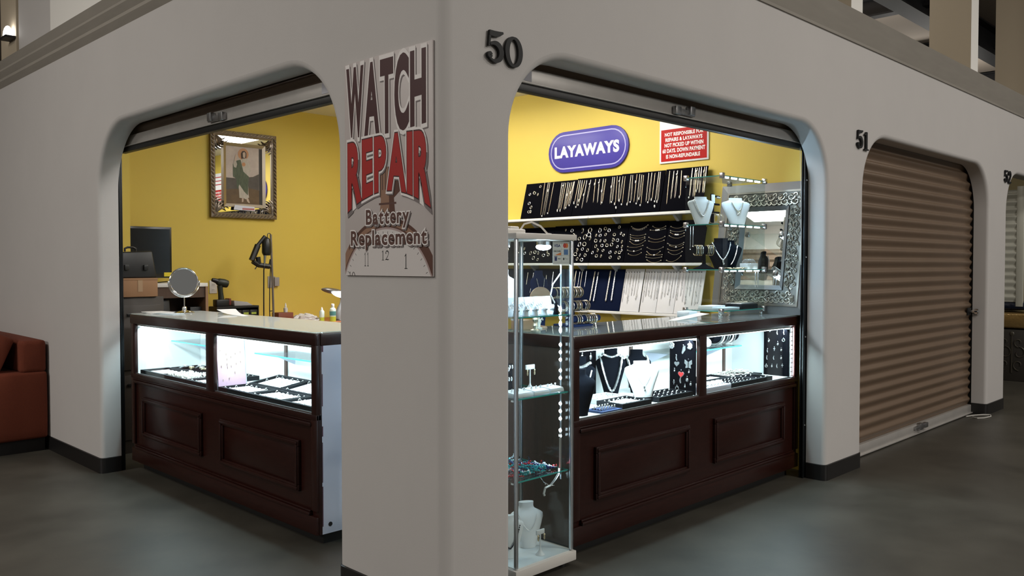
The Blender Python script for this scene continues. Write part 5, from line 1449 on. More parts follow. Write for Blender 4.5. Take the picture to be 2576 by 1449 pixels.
# ---------------------------------------------------------------- busts, trays, stands
BP = [(0, .46, .62, .30), (.05, .48, .62, .30), (.28, .66, .62, .20), (.52, .88, .60, .06), (.66, 1.0, .54, -.06), (.735, .985, .46, -.14), (.79, .80, .40, -.20), (.835, .52, .36, -.24), (.90, .43, .35, -.24), (1.0, .45, .37, -.24)]
SHIELD = [(0, .50, .34, .30), (.06, .52, .34, .30), (.30, .68, .34, .18), (.58, .90, .34, .04), (.74, 1.0, .32, -.06), (.82, .97, .30, -.10), (.865, .80, .28, -.14), (.89, .55, .27, -.16), (.92, .46, .26, -.17), (1.0, .46, .25, -.20)]
def bp_at(t, BP=BP):
    for a, b in zip(BP, BP[1:]):
        if t <= b[0]:
            k = (t - a[0]) / (b[0] - a[0]); return [a[j] + (b[j] - a[j]) * k for j in range(4)]
    return list(BP[-1])
def bust(label, cat_loc, h, w, d, rot, mm, group=None, flat=False):
    """a jeweller's necklace bust: flat neck, round shoulders, narrowing to the foot; faces local -y"""
    t = thing('necklace_bust', label, 'display bust', cat_loc, group, (0, 0, R(rot)))
    m = MB(); N = 24; K = 26
    vs = []
    for k in range(K + 1):
        q = bp_at(k / K, SHIELD if flat else BP)
        for j in range(N):
            a = 2 * PI * j / N
            vs.append((w * q[1] * math.cos(a), -q[3] * d + d * q[2] * math.sin(a), h * k / K + .0004))
    m.add(vs, [(k * N + j, k * N + (j + 1) % N, (k + 1) * N + (j + 1) % N, (k + 1) * N + j) for k in range(K) for j in range(N)] + [tuple(range(N))[::-1], tuple(K * N + j for j in range(N))])
    obj('body', m, mm, t, local=True, smooth=50)
    t['dims'] = (h, w, d, float(flat))
    return t
def on_bust(t, x, tt, lift=.002):
    h, w, d, fl = t['dims']
    q = bp_at(tt, SHIELD if fl else BP)
    hw, hd = w * q[1], d * q[2]
    xx = max(-.95, min(.95, x / hw))
    yy = -math.sqrt(1 - xx * xx)
    n = Vector((xx / hw, yy / hd)).normalized()
    return (xx * hw + n.x * lift, -q[3] * d + hd * yy + n.y * lift, h * tt + lift * .8 * max(0, min(1, (tt - .62) / .1)))
def bust_chain(t, name, label, top, half, low, r, mm, cat='necklace', bead=0, pend=None, group=None):
    """a necklace lying on a bust: from the neck at height top down to low"""
    P = []
    n = 36
    for j in range(n + 1):
        u = -1 + 2 * j / n
        tt = low + (top - low) * abs(u) ** 1.5
        P.append(on_bust(t, half * u, tt, r + .004))
    m = MB()
    if bead:
        for j, p in enumerate(P): m.ball(p, bead * (1.25 if j % 3 == 1 else 1) * .8, 7, 5)
        m.tube(P, .0010, 4)
    else:
        m.tube(P, r, 6, radii=[r * (1 + .18 * (-1) ** j) for j in range(n + 1)] if r > .003 else None)
    o = obj(name, m, mm, local=True); o.location = t.location; o.rotation_euler = t.rotation_euler
    tag(o, label, cat, group)
    if pend:
        m = MB(); p = on_bust(t, 0, low - .05, .009)
        if pend == 'tree':
            m.torus(p, .016, .0012, (0, 1, .2), 18, 5)
            for a in range(0, 360, 45): m.tube([p, (p[0] + .015 * math.cos(R(a)), p[1] - .001, p[2] + .015 * math.sin(R(a)))], .0014, 4)
        else:
            m.ball(p, (.006, .003, .009), 8, 6); m.ball((p[0] + .004, p[1], p[2] - .016), (.006, .003, .007), 8, 6)
        obj('pendant', m, 'gold_pale' if pend == 'tree' else 'silver', o, local=True)
    return o
def ring_mesh(name, mm, stone='bright_stone', R1=.0085):
    m = MB(); m.torus((0, 0, .004), R1, .0016, (0, 1, 0), 14, 6, 0); m.ball((0, 0, .004 + R1 + .001), (.0042, .0042, .0034), 7, 5, 1)
    return m.mesh(name, [mm, stone])
RING_S = ring_mesh('ring', 'silver'); RING_G = ring_mesh('ring', 'gold')
def put_ring(x, y, z, rz, label, group, me=None):
    o = bpy.data.objects.new('ring', me or RING_S); COL.objects.link(o)
    o.location = (x, y, z); o.rotation_euler = (0, 0, rz)
    return tag(o, label, 'ring', group)
def tray(x0, x1, y0, y1, z, label, pad, along='y', tilt=0, mm='tray_black', ridges=7, hgt=.027, fw=.018):
    """a shallow tray with a ridged ring pad; ridges run across 'along'"""
    cx_, cy_ = (x0 + x1) / 2, (y0 + y1) / 2
    t = thing('jewelry_tray', label, 'tray', (cx_, cy_, z), None, tilt if isinstance(tilt, tuple) else (0, 0, R(tilt)))
    hx, hy = (x1 - x0) / 2 - .002, (y1 - y0) / 2 - .002
    m = MB(); m.box(-hx, -hy, .0006, hx, hy, .005)
    for a in (-1, 1):
        m.box(a * hx, -hy, .005, a * (hx - fw), hy, hgt); m.box(-hx + fw, a * hy, .005, hx - fw, a * (hy - fw), hgt)
    obj('frame', m, mm, t, local=True, smooth=0)
    m = MB()
    X, Y = hx - fw - .004, hy - fw - .004
    n = ridges * 8
    L = []
    for i in range(n + 1):
        u = i / n; hh = .008 + .010 * abs(math.sin(PI * ridges * u)) ** .6
        L.append((u, hh))
    vs = []
    for u, hh in L:
        if along == 'y': vs += [(-X, -Y + 2 * Y * u, hh), (X, -Y + 2 * Y * u, hh)]
        else: vs += [(-X + 2 * X * u, -Y, hh), (-X + 2 * X * u, Y, hh)]
    k = len(vs)
    for u, hh in L:
        if along == 'y': vs += [(-X, -Y + 2 * Y * u, .0052), (X, -Y + 2 * Y * u, .0052)]
        else: vs += [(-X + 2 * X * u, -Y, .0052), (-X + 2 * X * u, Y, .0052)]
    fs = []
    for i in range(n):
        fs += [(2 * i, 2 * i + 1, 2 * i + 3, 2 * i + 2), (k + 2 * i, k + 2 * i + 2, k + 2 * i + 3, k + 2 * i + 1), (2 * i, 2 * i + 2, k + 2 * i + 2, k + 2 * i), (2 * i + 1, k + 2 * i + 1, k + 2 * i + 3, 2 * i + 3)]
    fs += [(0, k, k + 1, 1), (k - 2, k - 1, 2 * k - 1, 2 * k - 2)]
    m.add(vs, fs); obj('ring_pad', m, pad, t, local=True, smooth=50)
    return t
def tray_rings(t, x0, x1, y0, y1, nx, ny, label, group, me=None, skip=0, z=.013):
    M = Matrix.LocRotScale(t.location, t.rotation_euler, None)
    rnd = random.Random(len(label))
    hx, hy = (x1 - x0) / 2 - .032, (y1 - y0) / 2 - .032
    for i in range(nx):
        for j in range(ny):
            if rnd.random() < skip: continue
            p = M @ Vector((-hx + 2 * hx * (i + .5 * 0) / max(1, nx - 1), -hy + 2 * hy * j / max(1, ny - 1), z))
            o = put_ring(p.x, p.y, p.z, R(90 if False else rnd.uniform(-15, 15)), label, group, me)

DZ = .6615
# long counter, pane by the white end panel
fr = [(1.945, 2.292, 'front row, beside the pink board'), (1.592, 1.942, 'front row, middle'), (1.262, 1.589, 'front row, by the white end panel')]
for i, (a, b, wd) in enumerate(fr):
    t = tray(.225, .425, a, b, DZ, 'black tray of white ring rolls, long counter ' + wd, 'pad_white')
    tray_rings(t, .225, .425, a, b, 3, 6, 'silver ring in the white-padded tray, ' + wd, 'rings in the tray, ' + wd, skip=.3)
for i, (a, b, wd) in enumerate([(1.955, 2.310, 'back row, under the glass shelf'), (1.600, 1.950, 'back row, by the folded blue card')]):
    t = tray(.432, .640, a, b, DZ, 'tilted black ring tray, long counter ' + wd, 'pad_white', tilt=(0, R(-9), 0))
    t.location.z = DZ + .017
    tray_rings(t, .432, .640, a, b, 3, 6, 'silver ring in the tilted tray, ' + wd, 'rings in the tilted tray, ' + wd, skip=.3)
m = MB(); m.hexa([(.47, 1.30, DZ + .001), (.50, 1.30, DZ + .001), (.50, 1.55, DZ + .001), (.47, 1.55, DZ + .001), (.60, 1.30, DZ + .075), (.605, 1.30, DZ + .073), (.605, 1.55, DZ + .073), (.60, 1.55, DZ + .075)])
tag(obj('folded_card', m, 'paper_blue', smooth=0), 'folded pale blue card standing behind the ring trays in the long counter', 'card')
m = MB(); m.box(.615, 1.28, DZ + .0006, .645, 1.50, DZ + .085); tag(obj('black_card', m, 'tray_black', smooth=0), 'black card leaning at the back of the long counter by its white end', 'card')
# pink earring board leaning at the middle stile
pk = thing('earring_board', 'pink board pinned with tiny earrings at the long counter\'s middle stile', 'display board', (.31, 2.335, DZ))
m = MB(); m.hexa([(.236, 2.300, DZ + .0006), (.410, 2.300, DZ + .0006), (.410, 2.306, DZ + .0006), (.236, 2.306, DZ + .0006), (.236, 2.330, .968), (.410, 2.330, .968), (.410, 2.336, .968), (.236, 2.336, .968)]); obj('board', m, 'board_pink', pk, smooth=0)
m = MB(); m.hexa([(.234, 2.308, DZ + .0006), (.420, 2.308, DZ + .0006), (.420, 2.316, DZ + .0006), (.234, 2.316, DZ + .0006), (.234, 2.339, .975), (.420, 2.339, .975), (.420, 2.347, .975), (.234, 2.347, .975)]); obj('backing', m, 'laminate_white', pk, smooth=0)
for i, (u, v) in enumerate([(.08, .93), (.14, .77), (.34, .70), (.36, .60), (.50, .64), (.66, .70), (.84, .72), (.16, .47), (.36, .50), (.37, .44), (.50, .46), (.68, .50), (.84, .53), (.62, .33), (.20, .20), (.41, .22)]):
    z = DZ + v * .305; y = 2.2985 + .030 * v
    m = MB(); m.ball((.230 + .18 * u, y - .002, z), (.0028, .002, .0045), 7, 5); m.ball((.230 + .18 * u, y - .002, z - .008), (.002, .002, .003), 6, 4)
    tag(obj('stud_earring', m, 'gold', loc=(.23 + .18 * u, y, z)), 'tiny gold earring pinned to the pink board in the long counter', 'earring', 'earrings on the pink board')
# long counter, far pane
t = tray(.225, .425, 3.085, 3.430, DZ, 'black tray with a plain white pad in the long counter\'s far corner', 'pad_white', ridges=5)
t = tray(.225, .425, 2.735, 3.080, DZ, 'black tray packed with clustered white studs, next to the far corner tray', 'pad_white', ridges=6)
rnd = random.Random(5)
for i in range(4):
    for j in range(9):
        m = MB(); x, y = .255 + i * .046 + rnd.uniform(-.005, .005), 2.775 + j * .033 + rnd.uniform(-.005, .005)
        m.ball((x, y, DZ + .030 + rnd.uniform(0, .006)), (.009, .009, .012), 7, 5)
        tag(obj('stud_earring', m, 'pearl', loc=(x, y, DZ + .02)), 'white stud standing in the packed tray of the long counter', 'earring', 'white studs in the packed tray')
t = tray(.225, .425, 2.440, 2.730, DZ, 'black tray of white ring rolls at the middle stile, far pane of the long counter', 'pad_white')
tray_rings(t, .225, .425, 2.44, 2.73, 3, 5, 'silver ring in the far pane tray at the middle stile', 'rings in the far pane tray', skip=.3)
t = tray(.432, .640, 3.000, 3.420, DZ, 'black tray holding loose wrist watches at the back of the far pane', 'pad_black', ridges=1)
for i, (x, y, a, mm) in enumerate([(.50, 3.34, 20, 'silver'), (.50, 3.24, 60, 'gold'), (.54, 3.17, 75, 'gold_pale'), (.53, 3.08, 100, 'gold'), (.58, 3.28, 30, 'silver')]):
    w = thing('wrist_watch', ['silver watch with a pale dial lying first in the black watch tray', 'gold watch lying second in the black watch tray', 'pale gold watch lying third in the black watch tray', 'gold watch lying last, toward the middle stile, in the watch tray', 'silver watch lying at the back of the black watch tray'][i], 'watch', (x, y, DZ + .024), None, (0, 0, R(a)))
    m = MB(); m.tube([(-.055, 0, .004), (-.02, 0, .010), (.02, 0, .010), (.055, 0, .004)], .006, 8); obj('strap', m, mm, w, local=True)
    m = MB(); m.lathe([(.017, .006), (.018, .012), (.016, .018)], (0, 0, 0), 18); c = obj('watch_case', m, mm, w, local=True)
    m = MB(); m.lathe([(.014, .0182), (.014, .0188)], (0, 0, 0), 18); obj('dial', m, 'paper_white', c, local=True)
t = tray(.432, .640, 2.560, 2.990, DZ, 'black tray of pearly rings behind the packed stud tray', 'pad_black', ridges=7)
tray_rings(t, .432, .640, 2.56, 2.99, 3, 8, 'pearly ring in the black tray behind the packed studs', 'pearly rings behind the packed studs', ring_mesh('ring', 'silver', 'pearl', .010))

# counter by the tower, pane nearest the tower
b = bust('black velvet bust leaning against the tower-side end of the pane', (1.125, .295, DZ), .225, .085, .055, -35, 'bust_black')
b = bust('slim white bust behind the black one at the tower-side end', (1.165, .385, DZ), .205, .075, .05, -45, 'bust_white', flat=True)
t = tray(1.215, 1.375, .217, .335, DZ, 'blue pad of ring slots at the front by the tower', 'pad_blue', 'y', mm='pad_blue', ridges=4, hgt=.010)
for i in range(6):
    for j in range(2): put_ring(1.238 + .022 * i, .248 + .045 * j, DZ + .014, R(20), 'gold ring standing on the blue pad by the tower', 'rings on the blue pad', RING_G)
t = tray(1.385, 1.640, .225, .400, DZ, 'black tray of white ring rolls in front of the white bust', 'pad_white', 'x', ridges=8)
tray_rings(t, 1.385, 1.64, .225, .40, 6, 3, 'silver ring in the black tray before the white bust', 'rings before the white bust', skip=.15)
t = tray(1.42, 1.66, .410, .555, DZ, 'white pad of ring rolls among the black busts', 'pad_white', 'x', mm='pad_white', ridges=8)
tray_rings(t, 1.42, 1.66, .41, .555, 5, 3, 'silver ring on the white pad among the black busts', 'rings on the white pad', skip=.2)
t = tray(1.700, 2.030, .222, .395, DZ, 'black foam tray of silver rings before the black pendant board', 'pad_black', 'x', ridges=8)
tray_rings(t, 1.70, 2.03, .222, .395, 7, 3, 'silver ring in the black foam tray before the pendant board', 'rings before the pendant board')
BB = [((1.385, .515, DZ), .250, .090, -40, 'black velvet bust wearing a wide collar chain, nearest the tower'), ((1.745, .585, DZ), .262, .085, -45, 'tallest black velvet bust wearing two rope chains, middle of the pane'), ((1.930, .540, DZ), .245, .085, -40, 'black velvet bust with a curb chain, behind the white bust')]
bs_ = [bust(lb, l, h, w, .055, r, 'bust_black') for l, h, w, r, lb in BB]
bust_chain(bs_[0], 'necklace', 'wide silver collar chain on the black bust nearest the tower', .84, .055, .74, .0085, 'silver')
bust_chain(bs_[0], 'necklace', 'long silver chain hanging low on the black bust nearest the tower', .69, .060, .20, .0045, 'silver')
bust_chain(bs_[1], 'necklace', 'wide silver collar on the tallest black bust', .86, .045, .79, .0075, 'silver')
bust_chain(bs_[1], 'necklace', 'long thick rope chain on the tallest black bust', .80, .060, .10, .0065, 'silver')
bust_chain(bs_[2], 'necklace', 'thick silver curb chain on the black bust behind the white one', .82, .060, .12, .0070, 'silver')
bw = bust('white bust wearing two fine pendants at the front of the pane', (1.615, .300, DZ + .0195), .190, .098, .060, -36, 'bust_white', flat=True)
bw.location = (1.668, .405, DZ + .0008); bw.location = (1.668, .312, DZ + .0285)
bust_chain(bw, 'necklace', 'fine silver pendant necklace hanging long on the front white bust', .66, .040, .34, .0010, 'silver', pend='drop')
bust_chain(bw, 'necklace', 'short fine silver necklace on the front white bust', .66, .030, .52, .0010, 'silver')
def charm_board(x, y0, y1, z0, z1, label, mm='velvet_black', face='x'):
    m = MB()
    if face == 'x': m.box(x, y0, z0, x + .008, y1, z1)
    else: m.box(y0, x, z0, y1, x + .008, z1)
    return tag(obj('pendant_board', m, mm, bevel=.0015), label, 'display board')
charm_board(2.056, .226, .400, DZ + .0006, .972, 'black board of large pendants standing at the counter\'s middle stile')
charm_board(.656, 1.36, 1.70, DZ + .0006, .975, 'black pendant board at the back by the tower-side end', face='y')
charm_board(3.178, .2265, .410, DZ + .0006, .974, 'black board of small pendants at the counter\'s far end by the lit strip')
PEN = [(.385, .936, 'cluster', .022), (.303, .917, 'leaf', .022), (.262, .938, 'cluster', .020), (.350, .866, 'bar', .013), (.347, .832, 'heart', .017), (.270, .836, 'wings', .026), (.362, .791, 'drop', .009), (.318, .774, 'redheart', .021), (.266, .790, 'drop', .010), (.366, .722, 'cross', .010), (.322, .739, 'bar', .016), (.278, .745, 'drop', .017), (.254, .722, 'drop', .013), (.346, .690, 'ring', .015), (.292, .705, 'drop', .010)]
PLAB = {'cluster': 'large silver cluster pendant', 'leaf': 'slanting silver leaf pendant', 'bar': 'silver bar pendant', 'heart': 'silver heart pendant', 'wings': 'wide silver butterfly pendant', 'drop': 'small silver drop pendant', 'redheart': 'red enamel heart pendant', 'cross': 'small silver cross pendant', 'ring': 'round silver ring pendant'}
def heart(r, n=28):
    return [(r * math.sin(2 * PI * i / n) ** 3, r * (.81 * math.cos(2 * PI * i / n) - .31 * math.cos(4 * PI * i / n) - .125 * math.cos(6 * PI * i / n) - .06 * math.cos(8 * PI * i / n))) for i in range(n)]
def pendant(x, y, z, kind, r, i, where, loop=True):
    m = MB(); FX = lambda u, v, w: (x - .001 - w, y + u, z + v)
    mats = ['silver']
    if kind == 'cluster':
        for k in range(7):
            a = k * 51; m.ball((x - .004, y + r * .55 * math.cos(R(a)) * (k > 0), z + r * .55 * math.sin(R(a)) * (k > 0)), (.004, r * .45, r * .45), 7, 5)
    elif kind == 'leaf': m.prism([(-r * .5, r), (r * .1, r * .9), (r * .55, -r), (r * .2, -r * 1.2), (-r * .6, -.1 * r)], FX, 0, .004)
    elif kind == 'heart': m.prism(heart(r), FX, 0, .005)
    elif kind == 'redheart':
        mats = ['silver', 'red_enamel']; m.prism(heart(r), FX, 0, .004); m.prism([(u * .84, v * .84) for u, v in heart(r)], FX, .004, .006, 1)
    elif kind == 'wings':
        for s in (-1, 1): m.prism([(s * .1 * r, .5 * r), (s * .9 * r, r), (s * r, .1 * r), (s * .6 * r, -.2 * r), (s * .75 * r, -.9 * r), (s * .1 * r, -.8 * r)], FX, 0, .004)
    elif kind == 'cross': m.prism([(-.2 * r, -r), (.2 * r, -r), (.2 * r, .1 * r), (.7 * r, .1 * r), (.7 * r, .45 * r), (.2 * r, .45 * r), (.2 * r, r), (-.2 * r, r), (-.2 * r, .45 * r), (-.7 * r, .45 * r), (-.7 * r, .1 * r), (-.2 * r, .1 * r)], FX, 0, .004)
    elif kind == 'ring': m.torus((x - .003, y, z), r * .7, .003, (1, 0, 0), 16, 6)
    elif kind == 'bar': m.tube([(x - .004, y, z + r), (x - .004, y + .002, z), (x - .004, y - .002, z - r)], r * .3, 7, radii=[r * .2, r * .34, r * .28])
    else: m.ball((x - .004, y, z), (.004, r * .55, r * .75), 8, 6)
    o = tag(obj('pendant', m, mats, loc=(x, y, z)), PLAB[kind] + ' ' + where, 'pendant', PLAB[kind] + 's ' + where)
    m = MB(); m.torus((x - .003, y, z + r * 1.05 + .002), .0035, .0010, (0, 1, 0), 10, 5); obj('bail', m, 'silver', o)
for i, (y, z, k, r) in enumerate(PEN): pendant(2.055, y, z, k, r, i, 'on the black board at the middle stile')
for i, (y, z) in enumerate([(.362, .959), (.311, .949), (.263, .950), (.371, .891), (.266, .902), (.306, .873), (.379, .824), (.330, .838), (.281, .835), (.383, .775), (.334, .778), (.281, .781), (.388, .720), (.347, .722), (.310, .725), (.272, .731)]):
    pendant(3.177, y, z, ('drop', 'bar', 'bar', 'drop', 'ring', 'drop', 'bar', 'cross')[i % 8], .013 if i < 6 else .011, i, 'on the black board at the far end')
for i, (x, z) in enumerate([(1.575, .928), (1.640, .930), (1.570, .885), (1.645, .878)]):
    m = MB(); m.ball((x, .650, z), (.010, .003, .016), 8, 6); m.ball((x, .650, z + .020), (.004, .002, .004), 6, 4)
    tag(obj('pendant', m, 'silver', loc=(x, .650, z)), 'silver pendant on the back board by the tower-side end', 'pendant', 'pendants on the back board')

# counter by the tower, far pane
wt = thing('ring_case', 'white box of ring pads at the front of the far pane', 'ring case', (2.30, .27, DZ))
m = MB(); m.box(2.142, .222, DZ + .0006, 2.440, .330, DZ + .030); obj('box', m, 'laminate_white', wt, bevel=.003)
for k in range(5):
    m = MB(); m.ball((2.175 + .056 * k, .282, DZ + .030), (.025, .032, .022), 12, 6); obj('pad', m, 'pad_white', wt)
for k in range(7):
    put_ring(2.165 + .038 * k, .236, DZ + .029, 0, 'silver ring along the front of the white ring box', 'rings along the white box')
t = tray(2.450, 2.760, .225, .395, DZ, 'black foam tray of silver rings beside the white ring box', 'pad_black', 'x', ridges=8)
tray_rings(t, 2.45, 2.76, .225, .395, 7, 3, 'silver ring in the black foam tray beside the white box', 'rings beside the white box')
t = tray(2.765, 2.955, .225, .395, DZ, 'black tray with loose pieces beside the far-end pendant board', 'pad_black', 'x', ridges=3)
tray_rings(t, 2.765, 2.955, .225, .395, 3, 2, 'silver ring in the small tray by the far-end board', 'rings in the small tray by the far end')
t = tray(2.46, 2.75, .405, .560, DZ, 'white pad of ring rolls at the back of the far pane', 'pad_white', 'x', ridges=7)
m = MB(); m.box(2.79, .41, DZ + .0006, 3.16, .62, DZ + .012); tag(obj('display_riser', m, 'tray_black', bevel=.002), 'low black riser under the heap of chains', 'riser')
rnd = random.Random(11)
m = MB()
for k in range(90):
    a, q = rnd.uniform(0, 2 * PI), math.sqrt(rnd.random())
    x, y = 2.95 + .165 * q * math.cos(a), .515 + .085 * q * math.sin(a)
    z = DZ + .014 + .038 * (1 - q) * rnd.uniform(.3, 1)
    P = []; th = rnd.uniform(0, 2 * PI)
    for j in range(6):
        P.append((x, y, z)); th += rnd.uniform(-1.1, 1.1); x += .016 * math.cos(th); y += .012 * math.sin(th); z = max(DZ + .014, z + rnd.uniform(-.005, .004))
        x = min(3.14, max(2.80, x)); y = min(.61, max(.42, y))
    m.tube(P, .0026, 5)
tag(obj('chain_heap', m, mat('chain_pale', (.85, .82, .74), .3, .25)), 'heap of tangled pale gold chains on the low black riser', 'chains', kind='stuff')
# bracelet roll on the glass shelf
br = thing('bracelet_roll', 'black bracelet roll lying on the counter\'s inner glass shelf', 'display roll', (2.85, .52, .875))
m = MB(); m.tube([(2.72, .56, .9385), (3.03, .56, .9385)], .050, 24); obj('roll', m, 'bust_black', br)
for k in range(6):
    m = MB(); x = 2.80 + .035 * k; m.torus((x, .56, .9385), .0572, .0055, (1, .06 * (-1) ** k, 0), 26, 6)
    tag(obj('bracelet', m, ('silver', 'pearl', 'silver')[k % 3], loc=(x, .56, .935)), 'thick silver bracelet round the black roll in the counter', 'bracelet', 'bracelets on the black roll')
m = MB(); m.tube([(2.30, .50, .906), (2.62, .50, .906)], .030, 20); tag(obj('bracelet_roll', m, 'bust_white'), 'white bracelet roll on the inner glass shelf beside the black one', 'display roll')
# the lit strip at the far end of the counter
ls = thing('light_strip', 'upright lit LED strip at the far end of the counter pane', 'light', (3.19, .215, .66))
m = MB(); m.box(3.176, .216, DZ + .0006, 3.192, .2235, .995); obj('channel', m, 'galvanised', ls, smooth=0)
area('strip_glow', (3.183, .2135, .83), (.012, .32), 2.2, LED, (R(-90), 0, 0))
for k in range(11):
    m = MB(); z = .672 + .029 * k; m.box(3.177, .2145, z, 3.190, .216, z + .020); obj('led', m, 'led_dot', ls, smooth=0)

# ---------------------------------------------------------------- in the glass tower
tb = bust('white bust with a fine pendant on the tower\'s top glass shelf', (.675, .380, TS[0]), .205, .085, .050, -20, 'bust_white')
bust_chain(tb, 'necklace', 'fine necklace with a silver pendant on the tower\'s top bust', .70, .040, .42, .0010, 'silver', pend='drop')
def ear_card(x, y, label, w=.058, h=.082):
    c = thing('earring_card', label, 'card', (x, y, TS[0]))
    m = MB(); m.hexa([(x - w / 2, y, TS[0] + .0005), (x + w / 2, y, TS[0] + .0005), (x + w / 2, y + .002, TS[0] + .0005), (x - w / 2, y + .002, TS[0] + .0005), (x - w / 2, y + .022, TS[0] + h), (x + w / 2, y + .022, TS[0] + h), (x + w / 2, y + .024, TS[0] + h), (x - w / 2, y + .024, TS[0] + h)]); obj('card', m, 'paper_white', c, smooth=0)
    m = MB(); m.lathe([(.018, .0005), (.012, .02), (.009, .038), (.004, .046)], (x - .002, y - .024, TS[0]), 14); obj('ring_cone', m, 'bust_white', c)
    m = MB(); m.torus((x - .002, y - .024, TS[0] + .024), .0135, .0018, (.1, .3, 1), 16, 6); m.ball((x - .002, y - .039, TS[0] + .026), (.006, .004, .006), 8, 5); obj('ring', m, 'silver', c)
    m = MB(); m.torus((x - .012, y + .008, TS[0] + .045), .008, .0012, (0, 1, -.2), 14, 5); m.torus((x + .014, y + .010, TS[0] + .052), .008, .0012, (0, 1, -.2), 14, 5); obj('earring', m, 'silver', c)
for i, x in enumerate((.600, .665, .730, .795, .858)):
    ear_card(x, .235 + .004 * i, 'white earring card on the tower\'s top shelf, %s from the corner pier' % ['first', 'second', 'third', 'fourth', 'fifth'][i])
m = MB(); m.lathe([(.014, .0005), (.010, .02), (.006, .052), (.002, .058)], (.842, .195, TS[0]), 12); tag(obj('ring_stand', m, 'bust_black'), 'slim black ring stand before the white earring cards', 'ring stand')
for i, (x0, x1) in enumerate(((.560, .682), (.686, .790), (.794, .888))):
    t = thing('ring_box', 'white ring tray on the tower\'s middle shelf, %s' % ['at the corner pier side', 'under the T-shaped earring stand', 'at the counter side'][i], 'ring tray', ((x0 + x1) / 2, .22, TS[1]))
    m = MB(); m.hexa([(x0, .182, TS[1] + .0005), (x1, .182, TS[1] + .0005), (x1, .27, TS[1] + .0005), (x0, .27, TS[1] + .0005), (x0 + .004, .186, TS[1] + .020), (x1 - .004, .186, TS[1] + .020), (x1 - .004, .268, TS[1] + .026), (x0 + .004, .268, TS[1] + .026)]); obj('tray', m, 'bust_white', t, bevel=.004)
    for k in range(3): put_ring(x0 + .022 + (x1 - x0 - .044) * k / 2, .222, TS[1] + .021, R(25), 'silver ring in the white tray of the tower, tray %s' % ['at the pier side', 'under the T stand', 'at the counter side'][i], 'rings in tower tray ' + str(i + 1))
def t_stand(x, y, z, h, w, label, mm='bust_white'):
    t = thing('earring_stand', label, 'earring stand', (x, y, z))
    m = MB(); m.lathe([(.022, .0005), (.018, .006), (.006, .022), (.004, .030)], (x, y, z), 14); obj('foot', m, mm, t)
    m = MB(); m.tube([(x, y, z + .02), (x, y, z + h)], .0035, 8); obj('stem', m, mm, t)
    m = MB(); m.box(x - w, y - .004, z + h - .004, x + w, y + .004, z + h + .018); obj('cross_bar', m, mm, t, bevel=.002)
    for s in (-1, 1):
        m = MB(); m.ball((x + s * w * .8, y - .007, z + h - .008), (.005, .004, .006), 8, 6); m.ball((x + s * w * .8, y - .007, z + h - .022), (.004, .004, .010), 8, 6); obj('earring', m, 'silver' if h > .1 else 'gold', t)
t_stand(.805, .325, TS[1], .100, .030, 'white T-shaped earring stand behind the trays of the tower\'s middle shelf')
t_stand(.755, .212, .0755, .098, .026, 'white T-shaped earring stand on the tower\'s floor before the bust')
eb = thing('earring_stand', 'black stand of silver butterfly earrings at the pier side of the tower', 'earring stand', (.64, .33, TS[1]))
m = MB(); m.box(.60, .345, TS[1] + .0005, .71, .355, TS[1] + .13); obj('panel', m, 'bust_black', eb, bevel=.002)
for x, z in ((.625, .10), (.655, .075), (.672, .105), (.690, .06), (.64, .05), (.695, .115)):
    m = MB()
    for s in (-1, 1): m.ball((x + s * .008, .340, TS[1] + z), (.007, .002, .010), 7, 5)
    obj('earring', m, 'silver', eb)
fb = bust('white bust on the white floor of the tower', (.805, .345, .0755), .205, .082, .052, -28, 'bust_white')
bust_chain(fb, 'necklace', 'thin chain on the white bust at the tower\'s floor', .72, .045, .40, .0009, 'silver')
sb = bust('white slanted bust with dark beads at the pier side of the tower floor', (.635, .300, .0755), .185, .075, .055, -30, 'bust_white', flat=True)
bust_chain(sb, 'necklace', 'dark bead necklace on the slanted bust in the tower', .74, .050, .25, .003, 'dark_bead', bead=.0042)
# the heap of coloured bead strands on the tower's lowest shelf
rnd = random.Random(21)
BC = ['bead_navy', 'bead_red', 'bead_teal', 'bead_white', 'bead_clear', 'bead_black']
for nme, c in zip(BC, [(.03, .05, .22), (.45, .03, .03), (.05, .42, .45), (.80, .82, .85), (.55, .68, .75), (.02, .02, .03)]): mat(nme, c, .18, spec=.7)
m = MB()
for k in range(84):
    x, y = rnd.uniform(.57, .85), rnd.uniform(.185, .43)
    th = rnd.uniform(0, 2 * PI); ci = 1 if x < .66 and k % 2 else 2 if .68 < x < .76 and k % 2 else rnd.randrange(6)
    z = TS[2] + .006 + rnd.uniform(0, .032) * (1 - abs(x - .72) / .22)
    for j in range(9):
        m.ball((x, y, z), (.0048 if k % 3 else .0034), 6, 4, ci)
        th += rnd.uniform(-.7, .7); x = min(.860, max(.56, x + .0095 * math.cos(th))); y = min(.455, max(.18, y + .0095 * math.sin(th))); z = max(TS[2] + .006, z + rnd.uniform(-.004, .004))
tag(obj('bead_heap', m, BC), 'heap of coloured bead strands on the tower\'s lowest glass shelf', 'beads', kind='stuff')
m = MB(); m.tube([(.735, .20, TS[2] - .0085), (.755, .19, TS[2] - .04), (.79, .185, TS[2] - .06), (.82, .185, TS[2] - .065)], .0012, 5); m.ball((.765, .187, TS[2] - .048), .005, 7, 5)
tag(obj('bead_strand', m, 'silver'), 'thin beaded strand hanging under the tower\'s lowest shelf', 'necklace')

